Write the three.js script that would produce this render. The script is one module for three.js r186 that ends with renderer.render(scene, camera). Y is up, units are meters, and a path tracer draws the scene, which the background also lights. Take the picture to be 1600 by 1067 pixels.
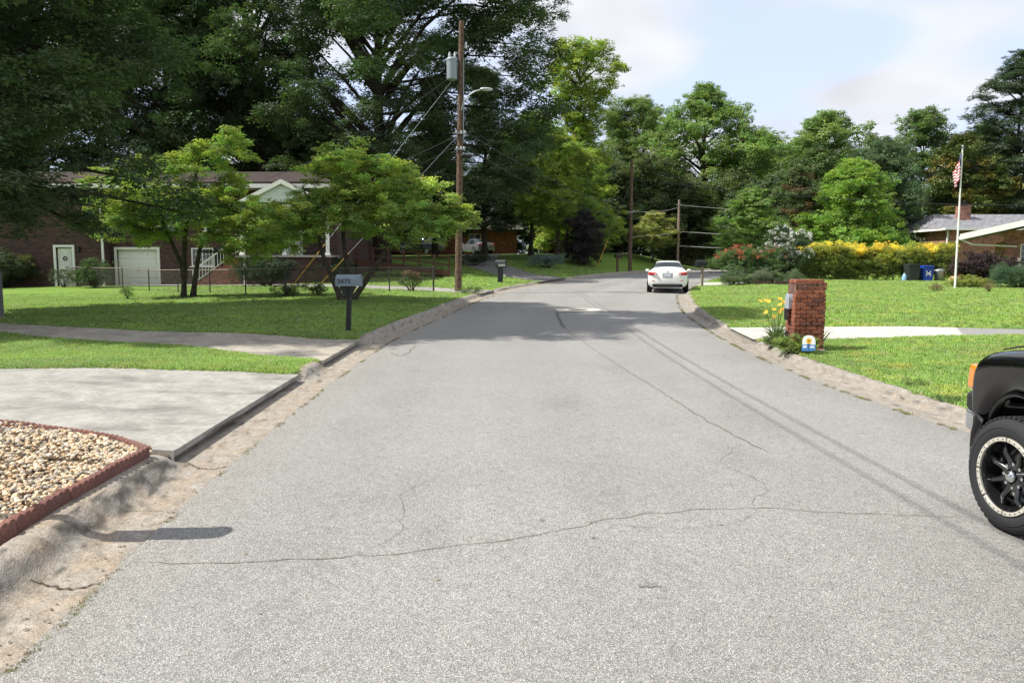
import * as THREE from 'three';
import { mergeGeometries, toCreasedNormals } from 'three/addons/utils/BufferGeometryUtils.js';
import { RoundedBoxGeometry } from 'three/addons/geometries/RoundedBoxGeometry.js';
import { FontLoader } from 'three/addons/loaders/FontLoader.js';
import { TextGeometry } from 'three/addons/geometries/TextGeometry.js';
import { createNoise2D, createNoise3D } from 'simplex-noise';

// ------------------------------------------------------------------ camera, sky, sun, exposure
function randomFrom(seed) {
  let a = seed >>> 0;
  return () => { a = (a + 0x6D2B79F5) | 0; let t = Math.imul(a ^ (a >>> 15), 1 | a); t = (t + Math.imul(t ^ (t >>> 7), 61 | t)) ^ t; return ((t ^ (t >>> 14)) >>> 0) / 4294967296; };
}
const rnd = randomFrom(20240611);
const n2 = createNoise2D(randomFrom(5)), n3 = createNoise3D(randomFrom(9));
const fbm2 = (x, y, o = 4) => { let s = 0, a = 0.5, f = 1; for (let i = 0; i < o; i++) { s += a * n2(x * f, y * f); a *= 0.5; f *= 2.03; } return s; };
const fbm3 = (x, y, z, o = 4) => { let s = 0, a = 0.5, f = 1; for (let i = 0; i < o; i++) { s += a * n3(x * f, y * f, z * f); a *= 0.5; f *= 2.03; } return s; };
const clamp = (x, a = 0, b = 1) => Math.min(b, Math.max(a, x));
const lerp = (a, b, t) => a + (b - a) * t;
const smooth = (a, b, x) => { const t = clamp((x - a) / (b - a)); return t * t * (3 - 2 * t); };
const rr = (a, b, r = rnd) => a + (b - a) * r();

const scene = new THREE.Scene();
const camera = new THREE.PerspectiveCamera(46.83, 1600 / 1067, 0.05, 2000);
camera.position.set(0, 1.7, 0);
camera.rotation.x = -5.632 * Math.PI / 180;
const renderer = new THREE.WebGLRenderer({ antialias: true });
renderer.toneMapping = THREE.LinearToneMapping;
renderer.toneMappingExposure = 1.78;
renderer.shadowMap.enabled = true;

const sunDir = new THREE.Vector3(-0.612, 0.787, 0.07).normalize();      // towards the sun
{
  const W = 1024, H = 512, data = new Float32Array(W * H * 4);
  for (let j = 0; j < H; j++) for (let i = 0; i < W; i++) {
    const el = (j + 0.5) / H * Math.PI - Math.PI / 2, az = (i + 0.5) / W * Math.PI * 2;
    const dx = Math.cos(el) * Math.cos(az), dy = Math.sin(el), dz = Math.cos(el) * Math.sin(az);
    const up = Math.max(0, dy);
    // clear air: paler towards the horizon
    const t = Math.pow(1 - up, 3.2);
    let r = lerp(0.34, 0.50, t), g = lerp(0.43, 0.56, t), b = lerp(0.64, 0.68, t);
    // thin broken cloud, drawn on a flat layer
    const k = 1 / (up + 0.22), cx = dx * k * 0.72 + 3.1, cz = dz * k * 0.72 + 1.7;
    const n = fbm2(cx * 1.3, cz * 1.3, 6) * 0.95 + fbm2(cx * 0.35 + 9, cz * 0.35, 2) * 0.7;
    const cover = smooth(-0.3, 0.28, n + 0.12);
    const shade = 0.5 + 0.5 * fbm2(cx * 2.3 + 20, cz * 2.3 + 4, 4);
    const cl = lerp(0.38, 0.63, shade);
    r = lerp(r, cl * 0.985, cover * 0.93); g = lerp(g, cl * 0.995, cover * 0.93); b = lerp(b, cl * 1.03, cover * 0.93);
    if (dy < 0) { const q = smooth(0, -0.12, dy); r = lerp(r, 0.10, q); g = lerp(g, 0.11, q); b = lerp(b, 0.09, q); }
    const o = (j * W + i) * 4; data[o] = r; data[o + 1] = g; data[o + 2] = b; data[o + 3] = 1;
  }
  const sky = new THREE.DataTexture(data, W, H, THREE.RGBAFormat, THREE.FloatType);
  sky.mapping = THREE.EquirectangularReflectionMapping; sky.magFilter = sky.minFilter = THREE.LinearFilter; sky.wrapS = THREE.RepeatWrapping; sky.needsUpdate = true;
  scene.background = sky; scene.environment = sky;
}
const sun = new THREE.DirectionalLight(new THREE.Color(1.0, 0.955, 0.87), 3.9);
sun.position.copy(sunDir).multiplyScalar(120); sun.target.position.set(0, 0, -30);
sun.position.add(sun.target.position);
sun.castShadow = true; sun.shadow.mapSize.set(4096, 4096); sun.shadow.radius = 1;
Object.assign(sun.shadow.camera, { left: -90, right: 90, top: 90, bottom: -90, near: 1, far: 300 });
scene.add(sun, sun.target);

// ------------------------------------------------------------------ helpers
const taken = {};
function numbered(name) { const n = taken[name] = (taken[name] ?? -1) + 1; return n ? `${name}_${String(n).padStart(3, '0')}` : name; }
function P(x, y, d) { return new THREE.Vector3(x, y, -d); }               // d: metres ahead of the photographer
function shadows(o) { o.castShadow = o.receiveShadow = true; return o; }
function thing(name, label, category, x = 0, y = 0, d = 0, turn = 0, group) {
  const o = new THREE.Group(); o.name = numbered(name); o.position.set(x, y, -d); o.rotation.y = turn;
  o.userData = { label, category }; if (group) o.userData.group = group;
  scene.add(o); return o;
}
function part(name, geo, mat, parent, label) {
  const m = shadows(new THREE.Mesh(geo, mat)); m.name = name; if (label) m.userData.label = label; parent.add(m); return m;
}
function single(name, geo, mat, label, category, group) {
  const m = shadows(new THREE.Mesh(geo, mat)); m.name = numbered(name); m.userData = { label, category }; if (group) m.userData.group = group; scene.add(m); return m;
}
function structure(name, geo, mat) { const m = shadows(new THREE.Mesh(geo, mat)); m.name = numbered(name); m.userData = { kind: 'structure', label: m.name.replace(/_/g, ' ') }; scene.add(m); return m; }
function clean(g) {                                                        // same attributes, no index, for merging
  let q = g.index ? g.toNonIndexed() : g;
  for (const k of Object.keys(q.attributes)) if (!['position', 'normal', 'uv'].includes(k)) q.deleteAttribute(k);
  if (!q.attributes.uv) q.setAttribute('uv', new THREE.BufferAttribute(new Float32Array(q.attributes.position.count * 2), 2));
  if (!q.attributes.normal) q.computeVertexNormals();
  return q;
}
const merge = (list) => mergeGeometries(list.map(clean));
function box(w, h, l, x = 0, y = 0, z = 0, round = 0) {                      // centred on x, z; y is its bottom
  const g = round ? new RoundedBoxGeometry(w, h, l, 2, round) : new THREE.BoxGeometry(w, h, l); g.translate(x, y + h / 2, z); return g;
}
function planar(g, scale = 1) {                                            // uv in metres from the way each face points
  g = clean(g); const p = g.attributes.position, n = g.attributes.normal, uv = new Float32Array(p.count * 2);
  for (let i = 0; i < p.count; i++) {
    const ax = Math.abs(n.getX(i)), ay = Math.abs(n.getY(i)), az = Math.abs(n.getZ(i));
    const [u, v] = ay > ax && ay > az ? [p.getX(i), p.getZ(i)] : ax > az ? [p.getZ(i), p.getY(i)] : [p.getX(i), p.getY(i)];
    uv[2 * i] = u * scale; uv[2 * i + 1] = v * scale;
  }
  g.setAttribute('uv', new THREE.BufferAttribute(uv, 2)); return g;
}
function rod(a, b, r0, r1 = r0, seg = 8) {                                  // tapered round bar between two points
  const d = new THREE.Vector3().subVectors(b, a), L = d.length(), g = new THREE.CylinderGeometry(r1, r0, L, seg, 1);
  g.translate(0, L / 2, 0); g.applyQuaternion(new THREE.Quaternion().setFromUnitVectors(new THREE.Vector3(0, 1, 0), d.normalize())); g.translate(a.x, a.y, a.z); return g;
}
function bar(a, b, w, h) {                                                 // square bar between two points
  const d = new THREE.Vector3().subVectors(b, a), L = d.length(), g = new THREE.BoxGeometry(w, h, L); g.translate(0, 0, L / 2);
  const m = new THREE.Matrix4().lookAt(new THREE.Vector3(), d.clone().negate(), new THREE.Vector3(0, 1, 0)); g.applyMatrix4(m); g.translate(a.x, a.y, a.z); return g;
}
function limb(points, radii, seg = 7) {                                    // a bent tapering branch
  const n = points.length, pos = [], nor = [], uv = [], idx = []; let u = 0;
  const t = new THREE.Vector3(), side = new THREE.Vector3(), up = new THREE.Vector3(), ref = new THREE.Vector3(0.31, 0.1, 0.94).normalize();
  for (let i = 0; i < n; i++) {
    t.subVectors(points[Math.min(n - 1, i + 1)], points[Math.max(0, i - 1)]).normalize();
    side.crossVectors(ref, t).normalize(); up.crossVectors(t, side);
    if (i) u += points[i].distanceTo(points[i - 1]);
    for (let k = 0; k <= seg; k++) {
      const a = k / seg * Math.PI * 2, c = Math.cos(a), s = Math.sin(a), x = side.x * c + up.x * s, y = side.y * c + up.y * s, z = side.z * c + up.z * s;
      pos.push(points[i].x + x * radii[i], points[i].y + y * radii[i], points[i].z + z * radii[i]); nor.push(x, y, z); uv.push(k / seg * 6.28 * radii[0], u);
    }
  }
  for (let i = 0; i < n - 1; i++) for (let k = 0; k < seg; k++) { const a = i * (seg + 1) + k, b = a + seg + 1; idx.push(a, a + 1, b, b, a + 1, b + 1); }
  const g = new THREE.BufferGeometry();
  g.setAttribute('position', new THREE.Float32BufferAttribute(pos, 3)); g.setAttribute('normal', new THREE.Float32BufferAttribute(nor, 3)); g.setAttribute('uv', new THREE.Float32BufferAttribute(uv, 2)); g.setIndex(idx);
  return g;
}
function curve(points, tension = 0.5) { return new THREE.CatmullRomCurve3(points, false, 'centripetal', tension); }
function tube(points, r, seg = 32, rad = 6) { return new THREE.TubeGeometry(curve(points), seg, r, rad, false); }
function extrude(pts, depth, bevel = 0, holes = [], bseg = 2) {
  const s = pts instanceof THREE.Shape ? pts : new THREE.Shape(pts.map((p) => new THREE.Vector2(...p)));
  for (const h of holes) s.holes.push(new THREE.Path(h.map((p) => new THREE.Vector2(...p))));
  return new THREE.ExtrudeGeometry(s, { depth, bevelEnabled: bevel > 0, bevelSize: bevel, bevelThickness: bevel, bevelSegments: bseg, curveSegments: 24 });
}
// textures: fill(u, v, out) gives sRGB bytes
function texture(size, fill, { color = true, repeat } = {}) {
  const [w, h] = Array.isArray(size) ? size : [size, size], a = new Uint8Array(w * h * 4), o = [0, 0, 0];
  for (let j = 0; j < h; j++) for (let i = 0; i < w; i++) { fill((i + 0.5) / w, (j + 0.5) / h, o, i, j); const k = (j * w + i) * 4; a[k] = clamp(o[0], 0, 255); a[k + 1] = clamp(o[1], 0, 255); a[k + 2] = clamp(o[2], 0, 255); a[k + 3] = 255; }
  const t = new THREE.DataTexture(a, w, h, THREE.RGBAFormat); t.wrapS = t.wrapT = THREE.RepeatWrapping; t.magFilter = THREE.LinearFilter; t.minFilter = THREE.LinearMipmapLinearFilter; t.generateMipmaps = true;
  if (color) t.colorSpace = THREE.SRGBColorSpace; if (repeat) t.repeat.set(...repeat); t.needsUpdate = true; return t;
}
// noise that tiles over the unit square
const tile = (u, v, f, s = 0) => { const a = u * Math.PI * 2, b = v * Math.PI * 2, r = f / (Math.PI * 2); return n3(Math.cos(a) * r + s, Math.sin(a) * r + Math.cos(b) * r * 0.7 + s * 1.7, Math.sin(b) * r + s * 0.3); };
function hash(i, j) { let h = Math.imul(i | 0, 374761393) ^ Math.imul(j | 0, 668265263); h = Math.imul(h ^ (h >>> 13), 1274126177); return ((h ^ (h >>> 16)) >>> 0) / 4294967296; }
const std = (o) => new THREE.MeshStandardMaterial(o), phys = (o) => new THREE.MeshPhysicalMaterial(o);
const lin = (r, g, b) => new THREE.Color().setRGB(r, g, b);
const paint = (hex, roughness = 0.6, metalness = 0) => std({ color: hex, roughness, metalness });

// ------------------------------------------------------------------ the lie of the land
function smoothTable(xs, ys) {                                             // monotone cubic through the points
  const n = xs.length, m = [], s = [];
  for (let i = 0; i < n - 1; i++) s.push((ys[i + 1] - ys[i]) / (xs[i + 1] - xs[i]));
  for (let i = 0; i < n; i++) m.push(i === 0 ? s[0] : i === n - 1 ? s[n - 2] : (s[i - 1] + s[i]) / 2);
  return (x) => {
    if (x <= xs[0]) return ys[0] + m[0] * (x - xs[0]);
    if (x >= xs[n - 1]) return ys[n - 1] + m[n - 1] * (x - xs[n - 1]);
    let i = 0; while (x > xs[i + 1]) i++;
    const h = xs[i + 1] - xs[i], t = (x - xs[i]) / h, t2 = t * t, t3 = t2 * t;
    return (2 * t3 - 3 * t2 + 1) * ys[i] + (t3 - 2 * t2 + t) * h * m[i] + (-2 * t3 + 3 * t2) * ys[i + 1] + (t3 - t2) * h * m[i + 1];
  };
}
const riseTable = smoothTable([-20, 0, 11, 16, 20, 28, 36, 50, 60, 80, 120], [0, 0, 0.0, 0.08, 0.19, 0.36, 0.47, 0.93, 1.1, 1.15, 1.15]);
const rise = (d) => (d < 0 ? 0 : d > 110 ? 1.15 : riseTable(d));
const leftEdge = smoothTable([-12, 3.34, 5, 6.65, 8.36, 10.9, 13.6, 16.2, 18.5, 21.4, 25.7, 30.9, 36.3, 40.5, 45, 49.7, 55.5, 62, 70], [-1.75, -2.12, -2.27, -2.39, -2.47, -2.55, -2.56, -2.5, -2.27, -1.92, -1.46, -0.85, 0.1, 1.55, 3.5, 5.8, 9.0, 13, 18.2]);
const rightEdge = smoothTable([-12, 7, 9.1, 10.7, 13.4, 15.9, 18.9, 22.8, 28.1, 32.2, 36, 41, 46.2, 52, 58.5, 66.5, 72], [4.9, 4.66, 4.5, 4.4, 4.37, 4.45, 4.62, 5.0, 5.9, 6.75, 7.75, 9.5, 11.9, 15.2, 19, 24, 27.4]);
const CURB = 0.68, CURBR = 0.54;
// left driveways break the kerb
const drives = [[6.75, 11.35], [12.75, 15.85], [31.6, 35.0], [41.5, 45.5]];
const drivesRight = [[15.7, 18.3], [38.2, 41.2]];
function kerbAmount(d, list) { let k = 1; for (const [a, b] of list) k = Math.min(k, 1 - smooth(a - 0.35, a + 0.05, d) * (1 - smooth(b - 0.05, b + 0.35, d))); return k; }
function ground(x, d) {
  const dd = clamp(d, -45, 70), L = leftEdge(dd) - CURB, R = rightEdge(dd) + CURBR, base = rise(d);
  if (x < L + 0.17) {
    const e = Math.max(0, L - x), k = kerbAmount(d, drives);
    let h = base + lerp(0.085, 0.125, k) * 1 + 0.05 * smooth(0.2, 3, e) - 0.012 * Math.max(0, e - 5) * smooth(18, 30, d) * (1 - smooth(24, 40, e) * 0.4);
    h += 0.035 * fbm2(x * 0.16, d * 0.16, 3) * smooth(0.5, 4, e);
    h += smooth(43, 76, d) * 1.45 * smooth(0, 8, e);
    return h;
  }
  if (x > R - 0.13) {
    const e = Math.max(0, x - R), k = kerbAmount(d, drivesRight);
    let h = base + lerp(0.09, 0.12, k) + 0.06 * smooth(0.2, 4, e) + 0.04 * fbm2(x * 0.14 + 7, d * 0.14, 3) * smooth(0.5, 5, e);
    h -= smooth(38, 48, d) * 0.28 * smooth(3, 9, e);
    return h;
  }
  return base;
}
const at = (x, d, up = 0) => P(x, ground(x, d) + up, d);

// ------------------------------------------------------------------ ground materials
const asphaltMap = texture(1536, (u, v, o, i, j) => {
  const h = hash(i >> 1, j >> 1), h2 = hash((i + 1) >> 2, 900 + (j >> 2)), h3 = hash(i, j + 5000);
  const blot = tile(u, v, 22, 3) * 0.5 + tile(u, v, 60, 8) * 0.5;
  let g = 127 + blot * 9 + (h3 - 0.5) * 20;
  if (h > 0.82) g += 66 * h3 + 16; else if (h < 0.22) g -= 46 * h3 + 8;
  if (h2 > 0.88) g += 34; else if (h2 < 0.14) g -= 28;
  const warm = (hash(i >> 1, j >> 1 ^ 77) - 0.5) * 12;
  o[0] = g + 1 + warm; o[1] = g; o[2] = g - 3 - warm;
});
const asphaltBump = texture(1024, (u, v, o, i, j) => { const g = 120 + hash(i >> 1, j >> 1) * 90 + tile(u, v, 90, 2) * 30; o[0] = o[1] = o[2] = g; }, { color: false });
const concreteMap = texture(1024, (u, v, o, i, j) => {
  const b = tile(u, v, 5, 1) * 9 + tile(u, v, 17, 4) * 8 + tile(u, v, 60, 6) * 7, h = hash(i, j), h2 = hash(i >> 1, 33 + (j >> 1));
  let g = 146 + b + (h - 0.5) * 18; if (h2 > 0.9) g -= 24 * h; if (h2 < 0.06) g += 18;
  o[0] = g + 2; o[1] = g; o[2] = g - 5;
});
const kerbMap = texture(1024, (u, v, o, i, j) => {                              // worn cast concrete with aggregate showing
  const b = tile(u, v, 6, 11) * 8 + tile(u, v, 26, 14) * 12 + tile(u, v, 80, 16) * 12, h = hash(i >> 1, (j >> 1) + 71), h2 = hash(i >> 2, 133 + (j >> 2)), h3 = hash(i, j + 9);
  let g = 146 + b + (h3 - 0.5) * 26; if (h > 0.86) g += 34 * h3; if (h < 0.16) g -= 48 * h3; if (h2 > 0.93) g -= 34; if (h2 < 0.06) g += 24;
  o[0] = g + 5; o[1] = g - 1; o[2] = g - 10;
});
const concreteBump = texture(512, (u, v, o, i, j) => { o[0] = o[1] = o[2] = 128 + tile(u, v, 50, 2) * 40 + (hash(i, j) - 0.5) * 80; }, { color: false });
const turfMap = texture(1024, (u, v, o, i, j) => {
  const s = hash(i, j >> 2), s2 = hash(i >> 1, j >> 1), n = tile(u, v, 30, 2) * 0.5 + tile(u, v, 9, 5) * 0.5;
  const g = 0.84 + 0.38 * s + 0.2 * (s2 - 0.5) + n * 0.12; o[0] = 98 * g + 22 * (s2 > 0.93); o[1] = 130 * g; o[2] = 42 * g;
});
const M = {
  asphalt: std({ map: asphaltMap, bumpMap: asphaltBump, bumpScale: 0.006, roughness: 0.93, vertexColors: true }),
  concrete: std({ map: concreteMap, bumpMap: concreteBump, bumpScale: 0.003, roughness: 0.92, vertexColors: true }),
  kerb: std({ map: kerbMap, bumpMap: concreteBump, bumpScale: 0.006, roughness: 0.95, vertexColors: true }),
  turf: std({ map: turfMap, roughness: 1, vertexColors: true }),
};

// ------------------------------------------------------------------ road
function stations(a, b, near, grow) { const s = [a]; let d = a; while (d < b) { d += near + Math.max(0, d - 4) * grow; s.push(Math.min(d, b)); } return s; }
function sheet(rows, cols, at2, tint, uvs) {                               // grid of points
  const pos = [], uv = [], col = [], idx = [];
  for (let i = 0; i < rows; i++) for (let j = 0; j < cols; j++) {
    const p = at2(i, j); pos.push(p.x, p.y, p.z); const w = uvs ? uvs(i, j, p) : [p.x, p.z]; uv.push(w[0], w[1]); const c = tint(i, j, p); col.push(c[0], c[1], c[2]);
  }
  for (let i = 0; i < rows - 1; i++) for (let j = 0; j < cols - 1; j++) { const a = i * cols + j, b = a + cols; idx.push(a, a + 1, b, b, a + 1, b + 1); }
  const g = new THREE.BufferGeometry();
  g.setAttribute('position', new THREE.Float32BufferAttribute(pos, 3)); g.setAttribute('uv', new THREE.Float32BufferAttribute(uv, 2)); g.setAttribute('color', new THREE.Float32BufferAttribute(col, 3)); g.setIndex(idx); g.computeVertexNormals();
  return g;
}
{
  const ds = [-44, -36, -28, -20, -14, ...stations(-8, 72, 0.16, 0.012)], C = 61;
  const g = sheet(ds.length, C, (i, j) => {
    const d = ds[i], t = j / (C - 1), jag = 0.02 * fbm2(d * 3.1, 4, 3) + 0.012 * n2(d * 11, 2), jag2 = 0.02 * fbm2(d * 3.1, 40, 3) + 0.012 * n2(d * 11, 22);
    return P(lerp(leftEdge(d) + jag - 0.02, rightEdge(d) + jag2 + 0.02, t), rise(d) + 0.006 + 0.045 * (1 - (2 * t - 1) ** 2) * 0.6, d);
  }, (i, j, p) => {
    const d = -p.z, t = j / (C - 1);
    const n = 0.07 * fbm2(p.x * 0.35, d * 0.25, 4) + 0.06 * fbm2(p.x * 1.7, d * 0.8 + 30, 4) - 0.09 * clamp(fbm2(p.x * 0.6 + 60, d * 0.22, 4) * 2.4 - 0.5);
    const edge = Math.exp(-((t / 0.05) ** 2)) * (0.10 + 0.1 * fbm2(d * 1.3, 3, 3)) + Math.exp(-(((1 - t) / 0.04) ** 2)) * (0.05 + 0.1 * fbm2(d * 1.3, 13, 3));
    const track = 0.03 * (Math.cos(t * Math.PI * 2 * 3.6) + 0.6 * n2(p.x * 2.2, d * 0.05));
    const k = 1 + n + track, dirt = clamp(edge);
    return [k * (1 - dirt * 0.28), k * (1 - dirt * 0.5), k * (1 - dirt * 0.85)];
  }, (i, j, p) => [p.x / 1.9 + 0.03 * n2(p.x * 0.2, p.z * 0.2), p.z / 1.9]);
  const road = structure('road', g, M.asphalt);
  // cracks filled with dirt
  const crackMat = std({ color: lin(0.13, 0.10, 0.065), roughness: 1 });
  const tarMat = std({ color: lin(0.10, 0.098, 0.095), roughness: 0.85 });
  const surf = (x, d) => { const a = leftEdge(d), b = rightEdge(d), t = (x - a) / (b - a); return rise(d) + 0.006 + 0.045 * (1 - (2 * t - 1) ** 2) * 0.6; };
  function crack(pts, w, mat, seed, rough = 0.03, name = 'crack') {
    const c = curve(pts.map(([x, d]) => new THREE.Vector3(x, 0, d))), L = c.getLength(), n = Math.max(8, Math.round(L / 0.045)), pos = [], idx = [];
    for (let i = 0; i <= n; i++) {
      const p = c.getPointAt(i / n), t = c.getTangentAt(i / n), s = i / n * L;
      const off = rough * fbm2(s * 2.2, seed, 4) * 1.6, ww = w * (0.45 + 0.75 * Math.abs(n2(s * 4.5, seed + 5)) + 0.25 * hash(i, seed)) * Math.min(1, i / 4, (n - i) / 4 + 0.05);
      const cx = p.x - t.z * off, cd = p.z + t.x * off;
      for (const q of [-1, 1]) { const x = cx - t.z * ww * 0.5 * q, d = cd + t.x * ww * 0.5 * q; pos.push(x, surf(x, d) + 0.004, -d); }
      if (i < n) { const a = i * 2; idx.push(a, a + 2, a + 1, a + 1, a + 2, a + 3); }
    }
    const gg = new THREE.BufferGeometry(); gg.setAttribute('position', new THREE.Float32BufferAttribute(pos, 3)); gg.setIndex(idx); gg.computeVertexNormals();
    return part(name, gg, mat, road);
  }
  crack([[-2.2, 4.36], [-1.75, 4.34], [-1.3, 4.37], [-0.9, 4.42], [-0.5, 4.52], [-0.1, 4.66], [0.3, 4.82], [0.62, 5.06], [1.0, 5.18], [1.6, 5.3], [2.4, 5.16], [3.1, 5.1]], 0.007, crackMat, 1, 0.035);
  crack([[0.62, 4.98], [0.9, 4.88], [1.15, 4.9], [1.5, 5.02], [1.72, 5.24]], 0.003, crackMat, 2);
  crack([[1.3, 23.0], [1.25, 20.2], [1.3, 18], [1.55, 14.9], [1.75, 12.6], [1.95, 10.4], [2.1, 8.4], [2.3, 6.9]], 0.012, crackMat, 3, 0.025);
  crack([[1.3, 23.0], [1.24, 20.6], [1.24, 18.6]], 0.09, tarMat, 4, 0.02, 'tar_seam');
  crack([[-2.5, 10.9], [-1.2, 11.1], [0.6, 10.8], [1.9, 11.0], [3.2, 10.6], [4.2, 10.7]], 0.006, crackMat, 6, 0.05);
  crack([[-0.9, 4.42], [-0.7, 4.9], [-0.8, 5.6], [-0.5, 6.4]], 0.003, crackMat, 12, 0.04); crack([[1.6, 5.3], [1.9, 5.8], [1.8, 6.6], [2.2, 7.3]], 0.0035, crackMat, 13, 0.04); crack([[3.1, 5.1], [3.7, 5.2], [4.4, 5.0]], 0.004, crackMat, 14, 0.03);
  crack([[-2.3, 14.6], [-2.0, 14.1], [-1.9, 15.6]], 0.02, crackMat, 7);
    // loose bits and oil spots
  const stain = std({ map: asphaltMap, color: lin(0.76, 0.76, 0.78), roughness: 0.9 });
  function blot(x, d, a, b, seed, mat = stain) {
    const pos = [x, surf(x, d) + 0.005, -d], idx = [], N = 22;
    for (let k = 0; k < N; k++) { const t = k / N * Math.PI * 2, r = 1 + 0.45 * n2(Math.cos(t) * 1.4 + seed, Math.sin(t) * 1.4); const px = x + Math.cos(t) * a * r, pd = d + Math.sin(t) * b * r; pos.push(px, surf(px, pd) + 0.004, -pd); idx.push(0, 1 + k, 1 + (k + 1) % N); }
    const gg = new THREE.BufferGeometry(); gg.setAttribute('position', new THREE.Float32BufferAttribute(pos, 3)); gg.setAttribute('uv', new THREE.Float32BufferAttribute(Array.from({ length: pos.length / 3 }, (_, q) => [pos[3 * q] / 1.9, pos[3 * q + 2] / 1.9]).flat(), 2)); gg.setIndex(idx); gg.computeVertexNormals(); part('oil_stain', gg, mat, road);
  }
  blot(0.2, 5.05, 0.018, 0.03, 1); blot(0.72, 3.98, 0.05, 0.04, 2); blot(0.5, 4.7, 0.012, 0.014, 3); blot(-1.5, 12.2, 0.03, 0.05, 4); blot(2.4, 8.6, 0.02, 0.03, 5);
  for (let i = 0; i < 26; i++) blot(rr(-1.8, 3.2), rr(3.4, 9), rr(0.004, 0.012), rr(0.004, 0.014), 20 + i);
}

// ------------------------------------------------------------------ gutters and kerbs
const fineProfile = (p, n = 34) => { const c = new THREE.CatmullRomCurve3(p.map(([x, y]) => new THREE.Vector3(x, y, 0)), false, 'centripetal'); return Array.from({ length: n }, (_, i) => { const q = c.getPoint(i / (n - 1)); return [q.x, q.y]; }); };
const sharpProfile = (p, n = 34) => Array.from({ length: n }, (_, i) => { const f = i / (n - 1) * (p.length - 1), k = Math.min(p.length - 2, Math.floor(f)), t = f - k; return [lerp(p[k][0], p[k + 1][0], t), lerp(p[k][1], p[k + 1][1], t)]; });
const profKerb = fineProfile([[-0.02, -0.004], [0.12, -0.008], [0.26, -0.006], [0.36, 0.004], [0.42, 0.03], [0.465, 0.075], [0.50, 0.105], [0.545, 0.125], [0.60, 0.132], [0.66, 0.128], [0.72, 0.09], [0.725, 0.06]]);
// at a driveway the gutter runs back under the edge of the slab
const profLip = sharpProfile([[-0.02, -0.004], [0.12, -0.010], [0.26, -0.014], [0.36, -0.016], [0.44, -0.018], [0.50, -0.018], [0.56, -0.018], [0.60, -0.016], [0.605, 0.0], [0.605, 0.02], [0.605, 0.05], [0.63, 0.052]]);
function gutter(name, edge, sgn, list, d0, d1, seed, wide = 1) {
  const ds = [-44, -36, -28, -20, -14, ...stations(d0, d1, 0.045, 0.010)], C = profKerb.length;
  const g = sheet(ds.length, C, (i, jj) => {
    const j = sgn > 0 ? jj : C - 1 - jj, d = ds[i], k = kerbAmount(d, list), sl = (edge(d + 0.2) - edge(d - 0.2)) / 0.4, w = Math.sqrt(1 + sl * sl), q = profKerb[j][0], up = smooth(0.3, 0.5, q);
    const f = d * 0.42 + seed * 0.37, seg = Math.floor(f), gap = Math.min(f - seg, seg + 1 - f) / 0.42;      // cast in lengths that have settled apart
    const dip = Math.exp(-((gap / 0.018) ** 2)) * 0.02 * k * (0.3 + up), tilt = (hash(seg, seed) - 0.5) * 0.022 * up * k, shift = (hash(seg, seed + 9) - 0.5) * 0.022 * k * up;
    const off = lerp(profLip[j][0], q + shift, k), h = lerp(profLip[j][1], profKerb[j][1] + tilt, k);
    const lump = (0.003 * fbm2(d * 1.0, q * 3 + seed, 3) + 0.0015 * fbm2(d * 12, q * 12 + seed, 2)) * (0.25 + 0.75 * up) * (0.3 + 0.7 * k);
    return P(edge(d) + sgn * off * w * wide, rise(d) + h + lump - dip, d);
  }, (i, jj, p) => {
    const j = sgn > 0 ? jj : C - 1 - jj, d = ds[i], q = profKerb[j][0], near = sgn < 0;
    const rust = clamp(0.1 + 1.0 * fbm2(d * 1.6 + seed, q * 3.2, 6) + (near ? 0.3 - 0.3 * smooth(0.35, 0.5, q) * smooth(5.8, 7, d) : -0.08));
    const algae = clamp((fbm2(d * 2.6 + 20 + seed, q * 6.5, 6) + (near && d < 6.4 && d > 4.6 && q > 0.34 && q < 0.56 ? 0.34 : -0.02)) * 3.2 - 0.75) * (q > 0.22 ? 1 : 0.3);
    const grit = clamp(0.5 + 1.8 * fbm2(d * 7, q * 9 + seed, 4)), seam = q < 0.05 ? clamp(0.35 + 1.2 * fbm2(d * 4.2, seed + 3, 3)) : 0;
    const b = (near ? 0.90 : 0.84) + 0.16 * (grit - 0.5), m = (1 - 0.66 * algae) * (1 - 0.5 * seam);
    return [b * m * (1 + 0.03 * rust), b * m * (1 - 0.09 * rust), b * m * (1 - 0.22 * rust)];
  }, (i, jj, p) => { const j = sgn > 0 ? jj : C - 1 - jj; return [(profKerb[j][0] + 1.3 * profKerb[j][1]) / 1.1, p.z / 1.1]; });
  return structure(name, g, M.kerb);
}
const kerbLeft = gutter('kerb_left', leftEdge, -1, drives, -8, 70, 3);
const kerbRight = gutter('kerb_right', rightEdge, 1, drivesRight, -8, 66, 8, 0.8);

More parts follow.
